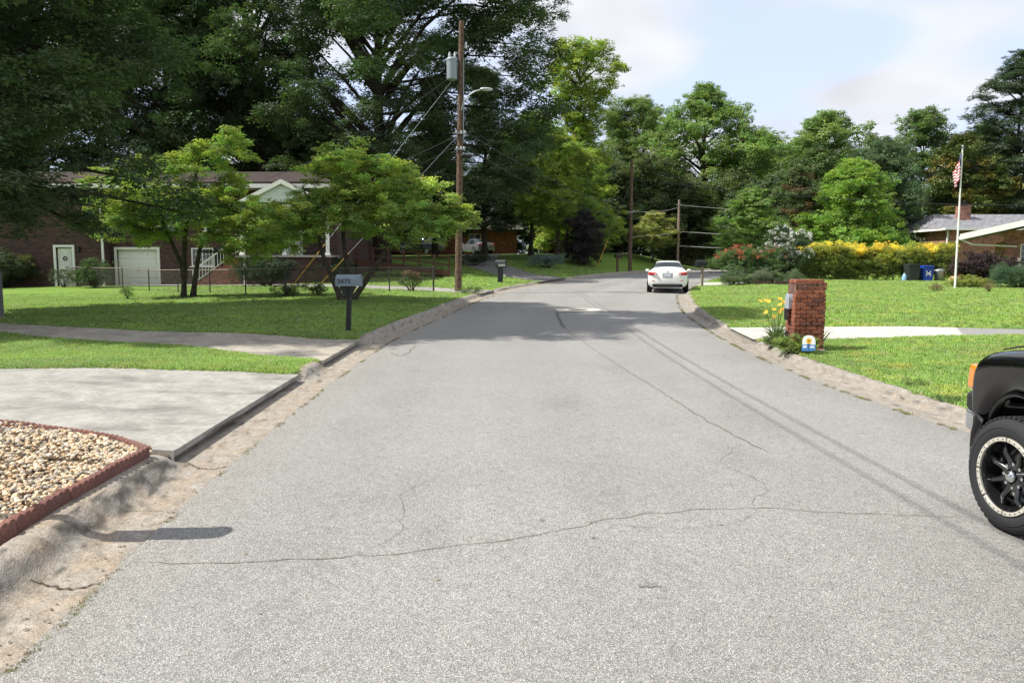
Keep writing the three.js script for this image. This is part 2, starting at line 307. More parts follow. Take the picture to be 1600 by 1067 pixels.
{ // breaks across the cast gutter, filled with dirt
  const mat = std({ color: lin(0.07, 0.05, 0.032), roughness: 1 });
  const lay = (line, w, seed) => {
    const c = curve(line.map(([q, d]) => new THREE.Vector3(q, 0, d))), n = 60, pos = [], idx = [];
    const level = (q, d) => { let j = 0; while (j < profKerb.length - 2 && profKerb[j + 1][0] < q) j++; const t = clamp((q - profKerb[j][0]) / (profKerb[j + 1][0] - profKerb[j][0])), k = kerbAmount(d, drives), h = lerp(profKerb[j][1], profKerb[j + 1][1], t); return rise(d) + lerp(-0.014, h, k) + 0.006; };
    for (let i = 0; i <= n; i++) { const p = c.getPointAt(i / n), t = c.getTangentAt(i / n), s = 0.03 * fbm2(i * 0.12, seed, 4), ww = w * (0.4 + Math.abs(n2(i * 0.3, seed)) * 1.2) * Math.min(1, i / 3, (n - i) / 3 + 0.05); for (const m of [-1, 1]) { const q = p.x - t.z * (s + ww * m), d = p.z + t.x * (s + ww * m); pos.push(leftEdge(d) - q, level(q, d), -d); } if (i < n) { const a = i * 2; idx.push(a, a + 1, a + 2, a + 1, a + 3, a + 2); } }
    const g = new THREE.BufferGeometry(); g.setAttribute('position', new THREE.Float32BufferAttribute(pos, 3)); g.setIndex(idx); g.computeVertexNormals(); part('crack', g, mat, kerbLeft);
  };
  lay([[0.0, 6.62], [0.12, 6.5], [0.26, 6.52], [0.36, 6.62], [0.44, 6.68], [0.5, 6.66]], 0.007, 3); lay([[0.0, 4.12], [0.15, 4.02], [0.3, 4.06], [0.45, 4.1], [0.6, 4.18]], 0.008, 8); lay([[0.02, 11.9], [0.3, 11.85], [0.6, 11.9]], 0.006, 12); lay([[0.02, 5.3], [0.2, 5.36], [0.4, 5.3]], 0.003, 14);
}

// ------------------------------------------------------------------ driveways: polygons draped on the ground
const paved = [];                                                          // outlines the grass keeps away from
const inside = (poly, x, y) => { let c = false; for (let i = 0, j = poly.length - 1; i < poly.length; j = i++) { const [xi, yi] = poly[i], [xj, yj] = poly[j]; if ((yi > y) !== (yj > y) && x < (xj - xi) * (y - yi) / (yj - yi) + xi) c = !c; } return c; };
const onPaved = (x, d) => paved.some((p) => inside(p, x, d));
function drape(name, near, far, cols, up, mat, tint, uvs = 1.5, lip = null) {            // near, far: two polylines (x, d) of equal count, start at the kerb
  paved.push([...near, ...far.slice().reverse()]);
  const along = 150, n = near.length; cols *= 3;
  const pick = (line, t) =>  { const f = t * (n - 1), i = Math.min(n - 2, Math.floor(f)), q = f - i; return [lerp(line[i][0], line[i + 1][0], q), lerp(line[i][1], line[i + 1][1], q)]; };
  const g = sheet(along + 1, cols + 1, (i, j) => {
    const a = pick(near, i / along), b = pick(far, i / along), t = j / cols, d = lerp(a[1], b[1], t); let x = lerp(a[0], b[0], t); if (lip && i === 0) x = lip(d);
    return P(x, ground(x, d) + up, d);
  }, (i, j, p) => tint(p.x, -p.z, j / cols), (i, j, p) => [p.x / uvs, p.z / uvs]);
  const idx = g.index.array; const nrm = g.attributes.normal; if (nrm.getY(0) < 0) { for (let q = 0; q < idx.length; q += 3) { const s = idx[q]; idx[q] = idx[q + 1]; idx[q + 1] = s; } g.computeVertexNormals(); }
  const slab = structure(name, g, mat);
  if (lip) {                                                               // the slab's own edge above the gutter
    const a = near[0], b = far[0], n2s = 40;
    const e = sheet(n2s + 1, 2, (i, j) => { const t = i / n2s, d = lerp(a[1], b[1], t), x = lip(d); return P(x + (j ? 0 : 0.0), ground(x, d) + up - (j ? 0.055 : 0), d); }, (i, j, p) => tint(p.x, -p.z, 0), (i, j, p) => [p.z / uvs, p.y / uvs]);
    const side = sheet(61, 2, (i, j) => { const q = pick(near, i / 60); return P(q[0], ground(q[0], q[1]) + up - (j ? 0.09 : 0), q[1]); }, (i, j, p) => tint(p.x, -p.z, 0), (i, j, p) => [p.x / uvs, p.y / uvs]);
    part('slab_side', side, new THREE.MeshStandardMaterial({ map: concreteMap, roughness: 0.95, vertexColors: true, side: THREE.DoubleSide }), slab);
    part('slab_edge', e, new THREE.MeshStandardMaterial({ ...{ map: concreteMap, roughness: 0.95, vertexColors: true, side: THREE.DoubleSide } }), slab);
  }
  return slab;
}
const Lk = (d) => leftEdge(d) - 0.54, Rk = (d) => rightEdge(d) + 0.436;
const oldConcrete = (x, d) => { const b = 1.0 + 0.12 * fbm2(x * 0.9, d * 1.3, 5), m = clamp(fbm2(x * 0.4 + 9, d * 1.1, 6) * 2.2 - 0.25) * 0.34 + clamp(fbm2(x * 3 + 3, d * 3.2, 5) * 2.6 - 0.6) * 0.12; return [b * (1 - m), b * (0.995 - m), b * (0.98 - m)]; };
drape('driveway_near', [[Lk(6.7), 6.7], [-3.6, 6.9], [-5.2, 7.6], [-8, 8.2], [-16, 9.0]], [[Lk(11.35), 11.35], [-3.9, 11.5], [-5.4, 11.5], [-8, 11.5], [-16, 12.3]], 24, 0.012, M.concrete, oldConcrete, 1.5, Lk);
drape('driveway_middle', [[Lk(12.85), 12.85], [-4.2, 13.3], [-6.0, 14.35], [-10.7, 16.3], [-22, 18.5]], [[Lk(15.85), 15.85], [-4.2, 15.98], [-7.3, 16.6], [-12.1, 18.2], [-22, 20.6]], 20, 0.012, M.concrete, (x, d) => oldConcrete(x, d).map((c, i) => c * [1.06, 1.0, 0.92][i]), 1.5, Lk);
drape('driveway_far', [[Lk(31.8), 31.8], [-3.2, 32.9], [-8, 36.2], [-14, 39], [-20, 40.2]], [[Lk(34.8), 34.8], [-3.2, 35.2], [-8, 38.4], [-14, 40.4], [-20, 40.9]], 8, 0.02, M.concrete, oldConcrete);
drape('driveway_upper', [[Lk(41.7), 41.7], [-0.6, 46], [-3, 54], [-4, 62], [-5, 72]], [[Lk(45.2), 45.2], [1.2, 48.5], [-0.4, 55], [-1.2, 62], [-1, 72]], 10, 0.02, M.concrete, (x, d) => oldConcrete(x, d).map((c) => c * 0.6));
const newConcrete = (x, d) => { const b = 1.5 + 0.1 * fbm2(x * 0.9, d * 1.4, 4); return [b, b * 0.99, b * 0.97]; };
drape('driveway_right', [[Rk(15.9), 15.9], [6.1, 15.75], [7.6, 15.75], [9.2, 15.95]], [[Rk(18.1), 18.1], [6.1, 18.1], [7.8, 17.85], [9.9, 17.5]], 14, 0.012, M.concrete, newConcrete);
drape('driveway_right_asphalt', [[9.2, 15.95], [11, 16.35], [14, 17.2], [22, 19.4], [34, 23]], [[9.9, 17.5], [11.6, 17.35], [14.5, 18.35], [22, 21], [34, 25.4]], 10, 0.008, M.asphalt, (x, d) => [1.0, 1.0, 1.0], 1.9);
drape('driveway_corner', [[Rk(38.3), 38.3], [9.6, 38.2], [12, 40], [16, 41.5]], [[Rk(41), 41], [11.0, 41], [13, 42.5], [16, 44]], 8, 0.02, M.concrete, newConcrete);

// concrete utility slab set in the road, with a slot
{
  const s = thing('utility_slab', 'pale rectangular concrete cover with a dark slot set flush in the road', 'slab', 2.0, rise(23.6) + 0.036, 23.6, 0.02);
  part('slab', box(1.34, 0.03, 1.25, 0, -0.008, 0, 0.01), std({ map: concreteMap, color: lin(1.9, 1.84, 1.7), roughness: 0.9 }), s);
  const lid = new THREE.CylinderGeometry(0.31, 0.31, 0.012, 32); lid.translate(-0.02, 0.02, 0); part('cast_iron_lid', lid, std({ color: lin(0.09, 0.085, 0.08), roughness: 0.7, metalness: 0.4 }), s);
}

// ------------------------------------------------------------------ lawns: one sheet on each side of the road
const bedOutline = [[-2.98, -2], [-2.93, 3.2], [-2.95, 4.5], [-3.0, 6.45], [-4.0, 7.1], [-5.2, 7.6], [-8.2, 8.25], [-12, 8.7], [-12, -2]];
function lawn(name, edge, sgn) {
  const ds = [-200, -120, -80, -60, -45, -36, -28, -20, ...stations(-12, 80, 0.35, 0.012)], es = [0, 0.08, 0.2, 0.4, 0.7, 1, 1.4, 1.9, 2.5, 3.2, 4, 5, 6, 7.2, 8.5, 10, 11.6, 13.4, 15.4, 17.6, 20, 23, 26, 30, 35, 41, 48, 58, 72, 95, 140, 240];
  for (let d = 84, s = 5; d < 460; s *= 1.3, d += s) ds.push(d);
  const C = es.length;
  const g = sheet(ds.length, C, (i, jj) => {
    const j = sgn > 0 ? jj : C - 1 - jj, d = ds[i], x = edge(clamp(d, -45, 70)) + sgn * ((sgn > 0 ? CURBR : CURB) - 0.03 + es[j]);
    return P(x, ground(x + sgn * 0.031, d) - 0.006 - (onPaved(x, d) ? 0.02 : 0) - (inside(bedOutline, x, d) ? 0.02 : 0) - (sgn < 0 && d > 2 && d < 11.2 ? 0.05 : 0), d);
  }, (i, j, p) => {
    const d = -p.z, n = fbm2(p.x * 0.35, d * 0.35, 4), y = clamp(fbm2(p.x * 0.9 + 40, d * 0.9, 3) * 1.4 - 0.15);
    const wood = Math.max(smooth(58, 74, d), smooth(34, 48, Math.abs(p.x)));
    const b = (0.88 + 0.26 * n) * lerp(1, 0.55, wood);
    const dry = sgn > 0 ? 0.10 : 0.02;
    return [b * (1 + 0.5 * y * 0.6 + dry), b * (1.02 + 0.04 * y), b * (0.9 - 0.2 * y)];
  }, (i, j, p) => [p.x / 2.3, p.z / 2.3]);
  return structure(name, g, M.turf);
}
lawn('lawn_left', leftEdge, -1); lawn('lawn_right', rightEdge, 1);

// ------------------------------------------------------------------ leaves
const barkMap = texture(512, (u, v, o, i, j) => { const n = tile(u, v, 8, 1), r = Math.abs(tile(u * 1, v * 0.25, 26, 3)), g = 84 + n * 16 - (r < 0.18 ? 34 : 0) + (hash(i, j >> 1) - 0.5) * 26; o[0] = g + 6; o[1] = g - 2; o[2] = g - 12; });
const barkBump = texture(256, (u, v, o) => { const r = Math.abs(tile(u, v * 0.25, 22, 3)); o[0] = o[1] = o[2] = 70 + 180 * clamp(r * 2); }, { color: false });
M.bark = std({ map: barkMap, bumpMap: barkBump, bumpScale: 0.02, roughness: 1 });
M.barkDark = std({ map: barkMap, bumpMap: barkBump, bumpScale: 0.02, roughness: 1, color: lin(0.5, 0.47, 0.44) });
M.barkPale = std({ map: barkMap, bumpMap: barkBump, bumpScale: 0.02, roughness: 1, color: lin(1.7, 1.6, 1.45) });
const leafMaterial = (transmission) => phys({ color: 0xffffff, roughness: 1, transmission, thickness: 0, side: THREE.DoubleSide, vertexColors: true });
M.leaf = leafMaterial(0.42); M.leafGloss = std({ color: 0xffffff, roughness: 0.42, side: THREE.DoubleSide, vertexColors: true }); M.leafDull = leafMaterial(0.4); M.leafDull.vertexColors = false;
M.petal = leafMaterial(0.35); M.petal.vertexColors = false;
// a spray of folded leaves in a unit ball: length and width of a leaf, how many, how flat
function spray(n, len, wid, flat, seed, droop = 0.2, fill = 1) {
  const r = randomFrom(seed), pos = [], nor = [], v = new THREE.Vector3(), dir = new THREE.Vector3(), nrm = new THREE.Vector3(), side = new THREE.Vector3();
  for (let k = 0; k < n; k++) {
    v.set(r() * 2 - 1, r() * 2 - 1, r() * 2 - 1); while (v.lengthSq() > 1 || v.lengthSq() < 0.02) v.set(r() * 2 - 1, r() * 2 - 1, r() * 2 - 1);
    dir.copy(v).normalize(); v.multiplyScalar(fill * (1 - len * 0.6)); v.y *= flat;
    dir.x += (r() - 0.5) * 1.2; dir.y = dir.y * 0.5 + (r() - 0.5) * 0.8 - droop; dir.z += (r() - 0.5) * 1.2; dir.normalize();
    nrm.set((r() - 0.5) * 1.1, 0.75 + r() * 0.3, (r() - 0.5) * 1.1); side.crossVectors(dir, nrm).normalize(); nrm.crossVectors(side, dir).normalize();
    const L = len * (0.7 + 0.6 * r()), W = wid * (0.75 + 0.5 * r()), lift = W * 0.28;
    const a = v.clone(), b = v.clone().addScaledVector(dir, L * 0.5).addScaledVector(side, W * 0.5).addScaledVector(nrm, lift), c = v.clone().addScaledVector(dir, L).addScaledVector(nrm, -lift * 0.7), d = v.clone().addScaledVector(dir, L * 0.5).addScaledVector(side, -W * 0.5).addScaledVector(nrm, lift);
    for (const q of [a, b, c, a, c, d]) pos.push(q.x, q.y, q.z);
    const n1 = new THREE.Vector3().subVectors(b, a).cross(new THREE.Vector3().subVectors(c, a)).normalize(), n2_ = new THREE.Vector3().subVectors(c, a).cross(new THREE.Vector3().subVectors(d, a)).normalize();
    for (const q of [n1, n1, n1, n2_, n2_, n2_]) nor.push(q.x, q.y, q.z);
  }
  const g = new THREE.BufferGeometry(); g.setAttribute('position', new THREE.Float32BufferAttribute(pos, 3)); g.setAttribute('normal', new THREE.Float32BufferAttribute(nor, 3)); return g;
}
const flowerGeo = spray(16, 0.5, 0.4, 0.8, 12, -0.1);
// a unit lump of foliage: twigs of folded leaves, leaves of length rel, ragged and with gaps
const leafKinds = { broad: [0.72, 0.15], fine: [0.4, 0.3], layer: [0.6, 0.3], needle: [0.11, 0.2], shrub: [0.55, -0.1], blade: [0.14, -0.8] };
const lumpCache = {};
function lumpGeo(kind, rel, variant) {
  const key = `${kind} ${rel} ${variant}`; if (lumpCache[key]) return lumpCache[key];
  const [aspect, droop] = leafKinds[kind], r = randomFrom(900 + variant * 77 + Math.round(rel * 1000) + kind.length * 13 + kind.charCodeAt(0)), pos = [], nor = [], col = [];
  const per = kind === 'needle' ? 16 : 9, twigs = Math.round(clamp((kind === 'needle' ? 2.6 : 1.35) * 9 / (rel * rel * Math.max(0.25, aspect)) / per, 6, 560));
  const v = new THREE.Vector3(), out = new THREE.Vector3(), dir = new THREE.Vector3(), nrm = new THREE.Vector3(), side = new THREE.Vector3(), e = [0, 1, 2, 3].map(() => new THREE.Vector3()), na = new THREE.Vector3(), nb = new THREE.Vector3(), t1 = new THREE.Vector3(), t2 = new THREE.Vector3();
  for (let k = 0; k < twigs; k++) {
    do out.set(r() * 2 - 1, r() * 2 - 1, r() * 2 - 1); while (out.lengthSq() > 1 || out.lengthSq() < 0.04); out.normalize();
    if (out.y < -0.3 && r() < 0.5) out.y = -out.y;
    const bulge = 0.86 + 0.3 * n3(out.x * 1.7 + variant * 9, out.y * 1.7, out.z * 1.7); if (n3(out.x * 2.6, out.y * 2.6 + variant * 5, out.z * 2.6) < -0.62) continue;
    const rad = r() < 0.3 ? 0.25 + 0.5 * r() : bulge * (0.72 + 0.4 * r()), tone = 0.8 + 0.4 * r(), warm = (r() - 0.5) * 0.35;
    const cx = out.x * rad, cy = out.y * rad, cz = out.z * rad;
    for (let q = 0; q < per; q++) {
      v.set(cx + (r() - 0.5) * rel * 2.4, cy + (r() - 0.5) * rel * 1.5, cz + (r() - 0.5) * rel * 2.4);
      dir.set(out.x * 0.7 + (r() - 0.5) * 1.7, out.y * 0.3 + (r() - 0.5) * 0.9 - droop, out.z * 0.7 + (r() - 0.5) * 1.7).normalize();
      nrm.set(out.x * 0.35 + (r() - 0.5) * 1.0, 0.8 + 0.3 * r(), out.z * 0.35 + (r() - 0.5) * 1.0); side.crossVectors(dir, nrm).normalize(); nrm.crossVectors(side, dir).normalize();
      const L = rel * (0.65 + 0.6 * r()), W = L * aspect * (0.8 + 0.4 * r()), lift = W * 0.25;
      e[0].copy(v); e[1].copy(v).addScaledVector(dir, L * 0.45).addScaledVector(side, W * 0.5).addScaledVector(nrm, lift); e[2].copy(v).addScaledVector(dir, L).addScaledVector(nrm, -lift); e[3].copy(v).addScaledVector(dir, L * 0.45).addScaledVector(side, -W * 0.5).addScaledVector(nrm, lift);
      na.crossVectors(t1.subVectors(e[1], e[0]), t2.subVectors(e[2], e[0])).normalize(); nb.crossVectors(t1.subVectors(e[2], e[0]), t2.subVectors(e[3], e[0])).normalize();
      const k2 = tone * (0.85 + 0.3 * r());
      for (const [i, n] of [[0, na], [1, na], [2, na], [0, nb], [2, nb], [3, nb]]) { pos.push(e[i].x, e[i].y, e[i].z); nor.push(n.x, n.y, n.z); col.push(k2 * (1 + warm), k2, k2 * (1 - warm)); }
    }
  }
  const g = new THREE.BufferGeometry(); g.setAttribute('position', new THREE.Float32BufferAttribute(pos, 3)); g.setAttribute('normal', new THREE.Float32BufferAttribute(nor, 3)); g.setAttribute('color', new THREE.Float32BufferAttribute(col, 3));
  return lumpCache[key] = g;
}
const rels = [0.075, 0.11, 0.16, 0.24, 0.36];
const _m = new THREE.Matrix4(), _q = new THREE.Quaternion(), _e = new THREE.Euler(), _s = new THREE.Vector3(), _v = new THREE.Vector3(), _c = new THREE.Color();
function copies(name, geo, mat, list, parent) {                              // list: [x, y, z, scale, colour(3), turn?, tilt?]
  const m = new THREE.InstancedMesh(geo, mat, list.length); m.name = name; shadows(m);
  list.forEach((t, i) => { _e.set(t[6] ?? 0, t[5] ?? 0, t[7] ?? 0); _q.setFromEuler(_e); const s = t[3]; _s.set(Array.isArray(s) ? s[0] : s, Array.isArray(s) ? s[1] : s, Array.isArray(s) ? s[2] : s); _m.compose(_v.set(t[0], t[1], t[2]), _q, _s); m.setMatrixAt(i, _m); m.setColorAt(i, _c.setRGB(...t[4])); });
  m.userData.kind = 'stuff'; parent.add(m); return m;
}
const shadeOf = (c, r, v = 0.22, y = 0.25) => { const k = 1 + (r() - 0.5) * 2 * v, w = (r() - 0.5) * y; return [c[0] * k * (1 + w), c[1] * k, c[2] * k * (1 - w)]; };
// foliage on lumps {x, y, z, r, fy, c}: each breaks up into smaller ones, every one a copy of a unit lump
function foliage(name, lumps, kind, leafLen, colour, mat, r, parent, opts = {}) {
  const sets = new Map(), lv = opts.lumpVar ?? 0.55, add = (b) => {
    const want = leafLen / b.r; let rel = rels[0]; for (const q of rels) if (Math.abs(Math.log(q / want)) < Math.abs(Math.log(rel / want))) rel = q;
    const key = `${rel} ${r() < 0.5 ? 0 : 1}`; if (!sets.has(key)) sets.set(key, []);
    const k = 1 + (r() - 0.5) * lv, w = (r() - 0.5) * (opts.y ?? 0.25), c = b.c ?? colour;
    sets.get(key).push([b.x, b.y, b.z, [b.r, b.r * b.fy, b.r], [c[0] * k * (1 + w), c[1] * k, c[2] * k * (1 - w)], r() * 6.28, (r() - 0.5) * 0.5, (r() - 0.5) * 0.5]);
  };
  for (const b of lumps) {
    if (b.r < (opts.split ?? 0.35)) { add(b); continue; }
    add({ ...b, r: b.r * 0.72 });
    for (let k = 0; k < (opts.sub ?? 8); k++) { const a = r() * 6.28, u = r() * 1.7 - 0.7, w = Math.sqrt(Math.max(0, 1 - u * u)), far = r() < 0.45, q = far ? 0.95 + 0.4 * r() : 0.6 + 0.4 * r(); add({ ...b, x: b.x + Math.cos(a) * w * b.r * q, y: b.y + u * b.r * b.fy * q, z: b.z + Math.sin(a) * w * b.r * q, r: b.r * (far ? 0.12 + 0.16 * r() : 0.24 + 0.28 * r()) }); }
  }
  for (const [key, list] of sets) { const [rel, v] = key.split(' ').map(Number); copies(name, lumpGeo(kind, rel, v), mat, list, parent); }
}
// a tree of trunk, limbs and crown.  o: height, base of crown, radius, shape(t) 0..1 -> share of radius
const shapes = {
  round: (t) => Math.sqrt(Math.max(0, 1 - (2 * t - 0.95) ** 2 * 0.98)), dome: (t) => Math.pow(1 - t * t, 0.5) * (0.75 + 0.25 * smooth(0, 0.2, t)),
  column: (t) => 0.72 + 0.3 * Math.sin(t * 7 + 1) - 0.42 * smooth(0.72, 1, t), cone: (t) => (1 - t) * 0.95 + 0.06, tall: (t) => Math.pow(Math.sin(Math.PI * clamp(0.2 + t * 0.8)), 0.55) * (1 - 0.28 * t), spread: (t) => 0.55 + 0.45 * Math.sin(Math.PI * clamp(t * 0.9 + 0.05)),
};
function tree(name, label, x, d, o) {
  const r = randomFrom(o.seed), y0 = ground(x, d) - 0.08, t = thing(name, label, o.category ?? 'tree', x, y0, d, 0, o.group);
  const H = o.height, B = o.base, RR = o.radius, shape = shapes[o.shape ?? 'dome'], lean = o.lean ?? [0, 0];
  const lumps = [], woods = [], nl = Math.round((o.lumps ?? 34) * 1.4);
  const axis = (y) => { const q = y / H; return new THREE.Vector3(lean[0] * q * q + 0.25 * fbm2(y * 0.2, o.seed, 2) * Math.min(1, y / 3), y, lean[1] * q * q + 0.25 * fbm2(y * 0.2, o.seed + 50, 2) * Math.min(1, y / 3)); };
  const tops = o.stems ?? 1, top = H * (o.trunkTop ?? 0.82), tr = o.trunk ?? H * 0.02;
  const tp = [], rad = []; for (let k = 0; k <= 9; k++) { const y = top * k / 9; tp.push(axis(y)); rad.push(tr * (k === 0 ? 1.45 : 1 - 0.82 * k / 9)); }
  if (tops === 1) part('trunk', limb(tp, rad, 10), o.bark ?? M.bark, t);
  for (let k = 0; k < nl; k++) {
    const q = Math.pow((k + r()) / nl, o.bias ?? 0.9), y = lerp(B, H, q), ang = k * 2.39996 + r() * 0.9, R = RR * shape(q) * (1 + 0.38 * n3(Math.cos(ang) * 0.9 + o.seed, q * 2.6, Math.sin(ang) * 0.9)), out = R * Math.sqrt(lerp(o.hollow ?? 0.2, 1, r())) ;
    const lr = (o.lump ?? RR * 0.27) * (0.7 + 0.6 * r()) * (0.65 + 0.35 * shape(q)), a = axis(Math.min(y, top));
    const p = new THREE.Vector3(a.x + Math.cos(ang) * Math.max(0, out - lr * 0.4) * (o.wide ?? 1), y - lr * 0.3, a.z + Math.sin(ang) * Math.max(0, out - lr * 0.4));
    lumps.push({ x: p.x, y: p.y, z: p.z, r: lr, fy: o.flat ?? 0.72, c: o.tips && r() < o.tips[0] ? o.tips[1] : undefined });
    if (tops === 1 && out > lr * 0.5 && r() < (o.limbs ?? 0.8)) {
      const ys = Math.max(Math.min(B * 0.9, y), y - out * (o.rise ?? 0.55)), s = axis(Math.min(ys, top)), mid = s.clone().lerp(p, 0.5).add(new THREE.Vector3((r() - 0.5) * 0.5, out * 0.08, (r() - 0.5) * 0.5));
      const r0 = Math.max(0.02, Math.min(tr * 0.5, 0.012 + out * 0.022)); woods.push(limb([s, s.clone().lerp(mid, 0.5), mid, p.clone().lerp(mid, 0.4), p], [r0, r0 * 0.85, r0 * 0.65, r0 * 0.4, r0 * 0.18], 5));
    }
  }
  if (o.more) for (const b of o.more) { lumps.push({ x: b[0], y: b[1], z: -b[2], r: b[3], fy: b[4] ?? o.flat ?? 0.7 }); const p = new THREE.Vector3(b[0], b[1], -b[2]), s = axis(Math.min(top, Math.max(B * 0.8, b[1] - 0.3))); const mid = s.clone().lerp(p, 0.55); mid.y += 0.5; woods.push(limb([s, mid, p], [0.09, 0.06, 0.02], 5)); }
  if (o.branches) o.branches(woods, lumps, r, axis);
  if (woods.length > 8) part('limbs', merge(woods), o.bark ?? M.bark, t).userData.kind = 'stuff'; else for (const w of woods) part('limb', w, o.bark ?? M.bark, t);
  foliage('crown', lumps, o.leaf ?? 'broad', (o.leafSize ?? 0.75) * 0.38, o.color, o.material ?? M.leaf, r, t, o.leafOpts);
  return t;
}
// a shrub: stems and lumps of leaf
function shrub(name, label, x, d, o) {
  const r = randomFrom(o.seed), y0 = ground(x, d) - 0.03, t = thing(name, label, o.category ?? 'shrub', x, y0, d, 0, o.group), lumps = [], woods = [];
  for (let k = 0; k < (o.lumps ?? 12); k++) {
    const a = k * 2.4 + r(), q = Math.sqrt(r()), yy = o.height * (0.25 + 0.62 * r() * (1 - 0.45 * q)), p = new THREE.Vector3(Math.cos(a) * q * o.rx * 0.8, yy, Math.sin(a) * q * (o.rz ?? o.rx) * 0.8);
    const lr = (o.lump ?? Math.min(o.rx, o.height) * 0.36) * (0.75 + 0.5 * r()); lumps.push({ x: p.x, y: p.y, z: p.z, r: lr, fy: o.flat ?? 0.85, c: o.tips && p.y > o.height * (o.tips[2] ?? 0.55) && r() < o.tips[0] ? o.tips[1] : undefined });
    woods.push(limb([new THREE.Vector3(p.x * 0.12, 0, p.z * 0.12), new THREE.Vector3(p.x * 0.5, yy * 0.55, p.z * 0.5), p], [0.018, 0.012, 0.005].map((w) => w * (o.stem ?? 1)), 5));
  }
  part('stems', merge(woods), M.barkDark, t);
  foliage('foliage', lumps, o.leaf ?? 'shrub', (o.leafSize ?? 0.26) * 0.38, o.color, o.material ?? M.leaf, r, t, { split: 0.22, sub: 5, ...o.leafOpts });
  if (o.flowers) {
    const f = []; for (let k = 0; k < o.flowers.count; k++) { const b = lumps[Math.floor(r() * lumps.length)]; let vx = r() * 2 - 1, vy = r() * 1.2 - 0.2, vz = r() * 1.6 - 0.6; const l = Math.hypot(vx, vy, vz); if (b.y + vy / l * b.r < o.height * (o.flowers.from ?? 0)) continue; f.push([b.x + vx / l * b.r * 1.04, b.y + vy / l * b.r * b.fy * 1.06, b.z + vz / l * b.r * 1.04, o.flowers.size * (0.6 + 0.8 * r()), shadeOf(o.flowers.color, r, 0.12, 0.1), r() * 6.28, r() - 0.5, r() - 0.5]); }
    copies('flowers', flowerGeo, M.petal, f, t);
  }
  return t;
}

// ------------------------------------------------------------------ grass
const grassGeo = [0, 1, 2].map((s) => {
  const r = randomFrom(70 + s), pos = [], nor = [];
  for (let k = 0; k < 11; k++) {
    const a = r() * 6.28, q = Math.sqrt(r()) * 0.06, bx = Math.cos(a) * q, bz = Math.sin(a) * q, h = 0.02 + 0.03 * r(), w = 0.004 + 0.003 * r(), l = r() * 6.28, lean = (0.25 + 0.75 * r()) * h;
    const sx = Math.sin(l) * w, sz = -Math.cos(l) * w, tx = bx + Math.cos(l) * lean, tz = bz + Math.sin(l) * lean, mx = bx + Math.cos(l) * lean * 0.35, mz = bz + Math.sin(l) * lean * 0.35;
    const p = [[bx - sx, -0.01, bz - sz], [bx + sx, -0.01, bz + sz], [mx + sx, h * 0.6, mz + sz], [mx - sx, h * 0.6, mz - sz], [tx, h, tz]];
    for (const [i, j, m] of [[0, 1, 2], [0, 2, 3], [3, 2, 4]]) { pos.push(...p[i], ...p[j], ...p[m]); const n = new THREE.Vector3(...p[j]).sub(new THREE.Vector3(...p[i])).cross(new THREE.Vector3(...p[m]).sub(new THREE.Vector3(...p[i]))).normalize(); if (n.y < 0) { n.negate(); const L = pos.length, sw = pos.slice(L - 6, L - 3); for (let c = 0; c < 3; c++) { pos[L - 6 + c] = pos[L - 3 + c]; pos[L - 3 + c] = sw[c]; } } n.y += 0.8; n.normalize(); for (let c = 0; c < 3; c++) nor.push(n.x, n.y, n.z); }
  }
  const g = new THREE.BufferGeometry(); g.setAttribute('position', new THREE.Float32BufferAttribute(pos, 3)); g.setAttribute('normal', new THREE.Float32BufferAttribute(nor, 3)); return g;
});
const keepOff = [];                                                          // [x, d, radius]
function grassPatch(name, label, x0, x1, d0, d1, count, scale, seed, dry = 0.1) {
  const r = randomFrom(seed), list = [[], [], []];
  for (let k = 0, tries = 0; k < count && tries < count * 6; tries++) {
    const d = lerp(d0, d1, Math.pow(r(), 1.25)), x = lerp(x0, x1, r()), dd = clamp(d, -12, 70);
    if (x > leftEdge(dd) - CURB + 0.04 && x < rightEdge(dd) + CURBR - 0.04) continue;
    if (onPaved(x, d) || inside(bedOutline, x, d) || keepOff.some(([a, b, q]) => Math.hypot(x - a, d - b) < q)) continue;
    const n = fbm2(x * 0.35, d * 0.35, 4), y = clamp(fbm2(x * 0.9 + 40, d * 0.9, 3) * 1.5 - 0.1) * (0.6 + dry * 4), h = r(), b = (0.9 + 0.25 * n) * (0.82 + 0.36 * h);
    const dead = r() < 0.03 + dry * 0.25 * y;
    list[k % 3].push([x, ground(x, d), -d, [scale * (0.9 + 0.3 * r()), scale * (0.7 + 0.7 * r() + 0.25 * n), scale * (0.9 + 0.3 * r())], dead ? [0.40 * b, 0.35 * b, 0.17 * b] : [(0.25 + 0.12 * y) * b, (0.41 + 0.03 * y) * b, 0.06 * b], r() * 6.28, 0, 0]); k++;
  }
  const t = new THREE.Group(); t.name = numbered(name); t.userData = { kind: 'stuff', label, category: 'grass' }; scene.add(t);
  grassGeo.forEach((g, i) => copies('grass_blades', g, M.leafDull, list[i], t));
}
grassPatch('grass', 'bright sunlit grass strip between the two left driveways', -12, -2.9, 11.4, 17, 26000, 1.0, 301, 0.03);
grassPatch('grass', 'mown grass of the shaded left lawn before the fence', -26, -1.2, 15.8, 34, 42000, 1.1, 302, 0.04);
grassPatch('grass', 'grass of the rising left lawn beyond the utility pole', -16, 6, 33, 58, 12000, 1.5, 303, 0.04);
grassPatch('grass', 'grass beside the right kerb before the brick mailbox pillar', 4.9, 15, 6.3, 17, 42000, 0.9, 304, 0.26);
grassPatch('grass', 'mown grass of the wide right lawn before the hedge', 5.1, 28, 17, 46, 42000, 1.15, 305, 0.18);

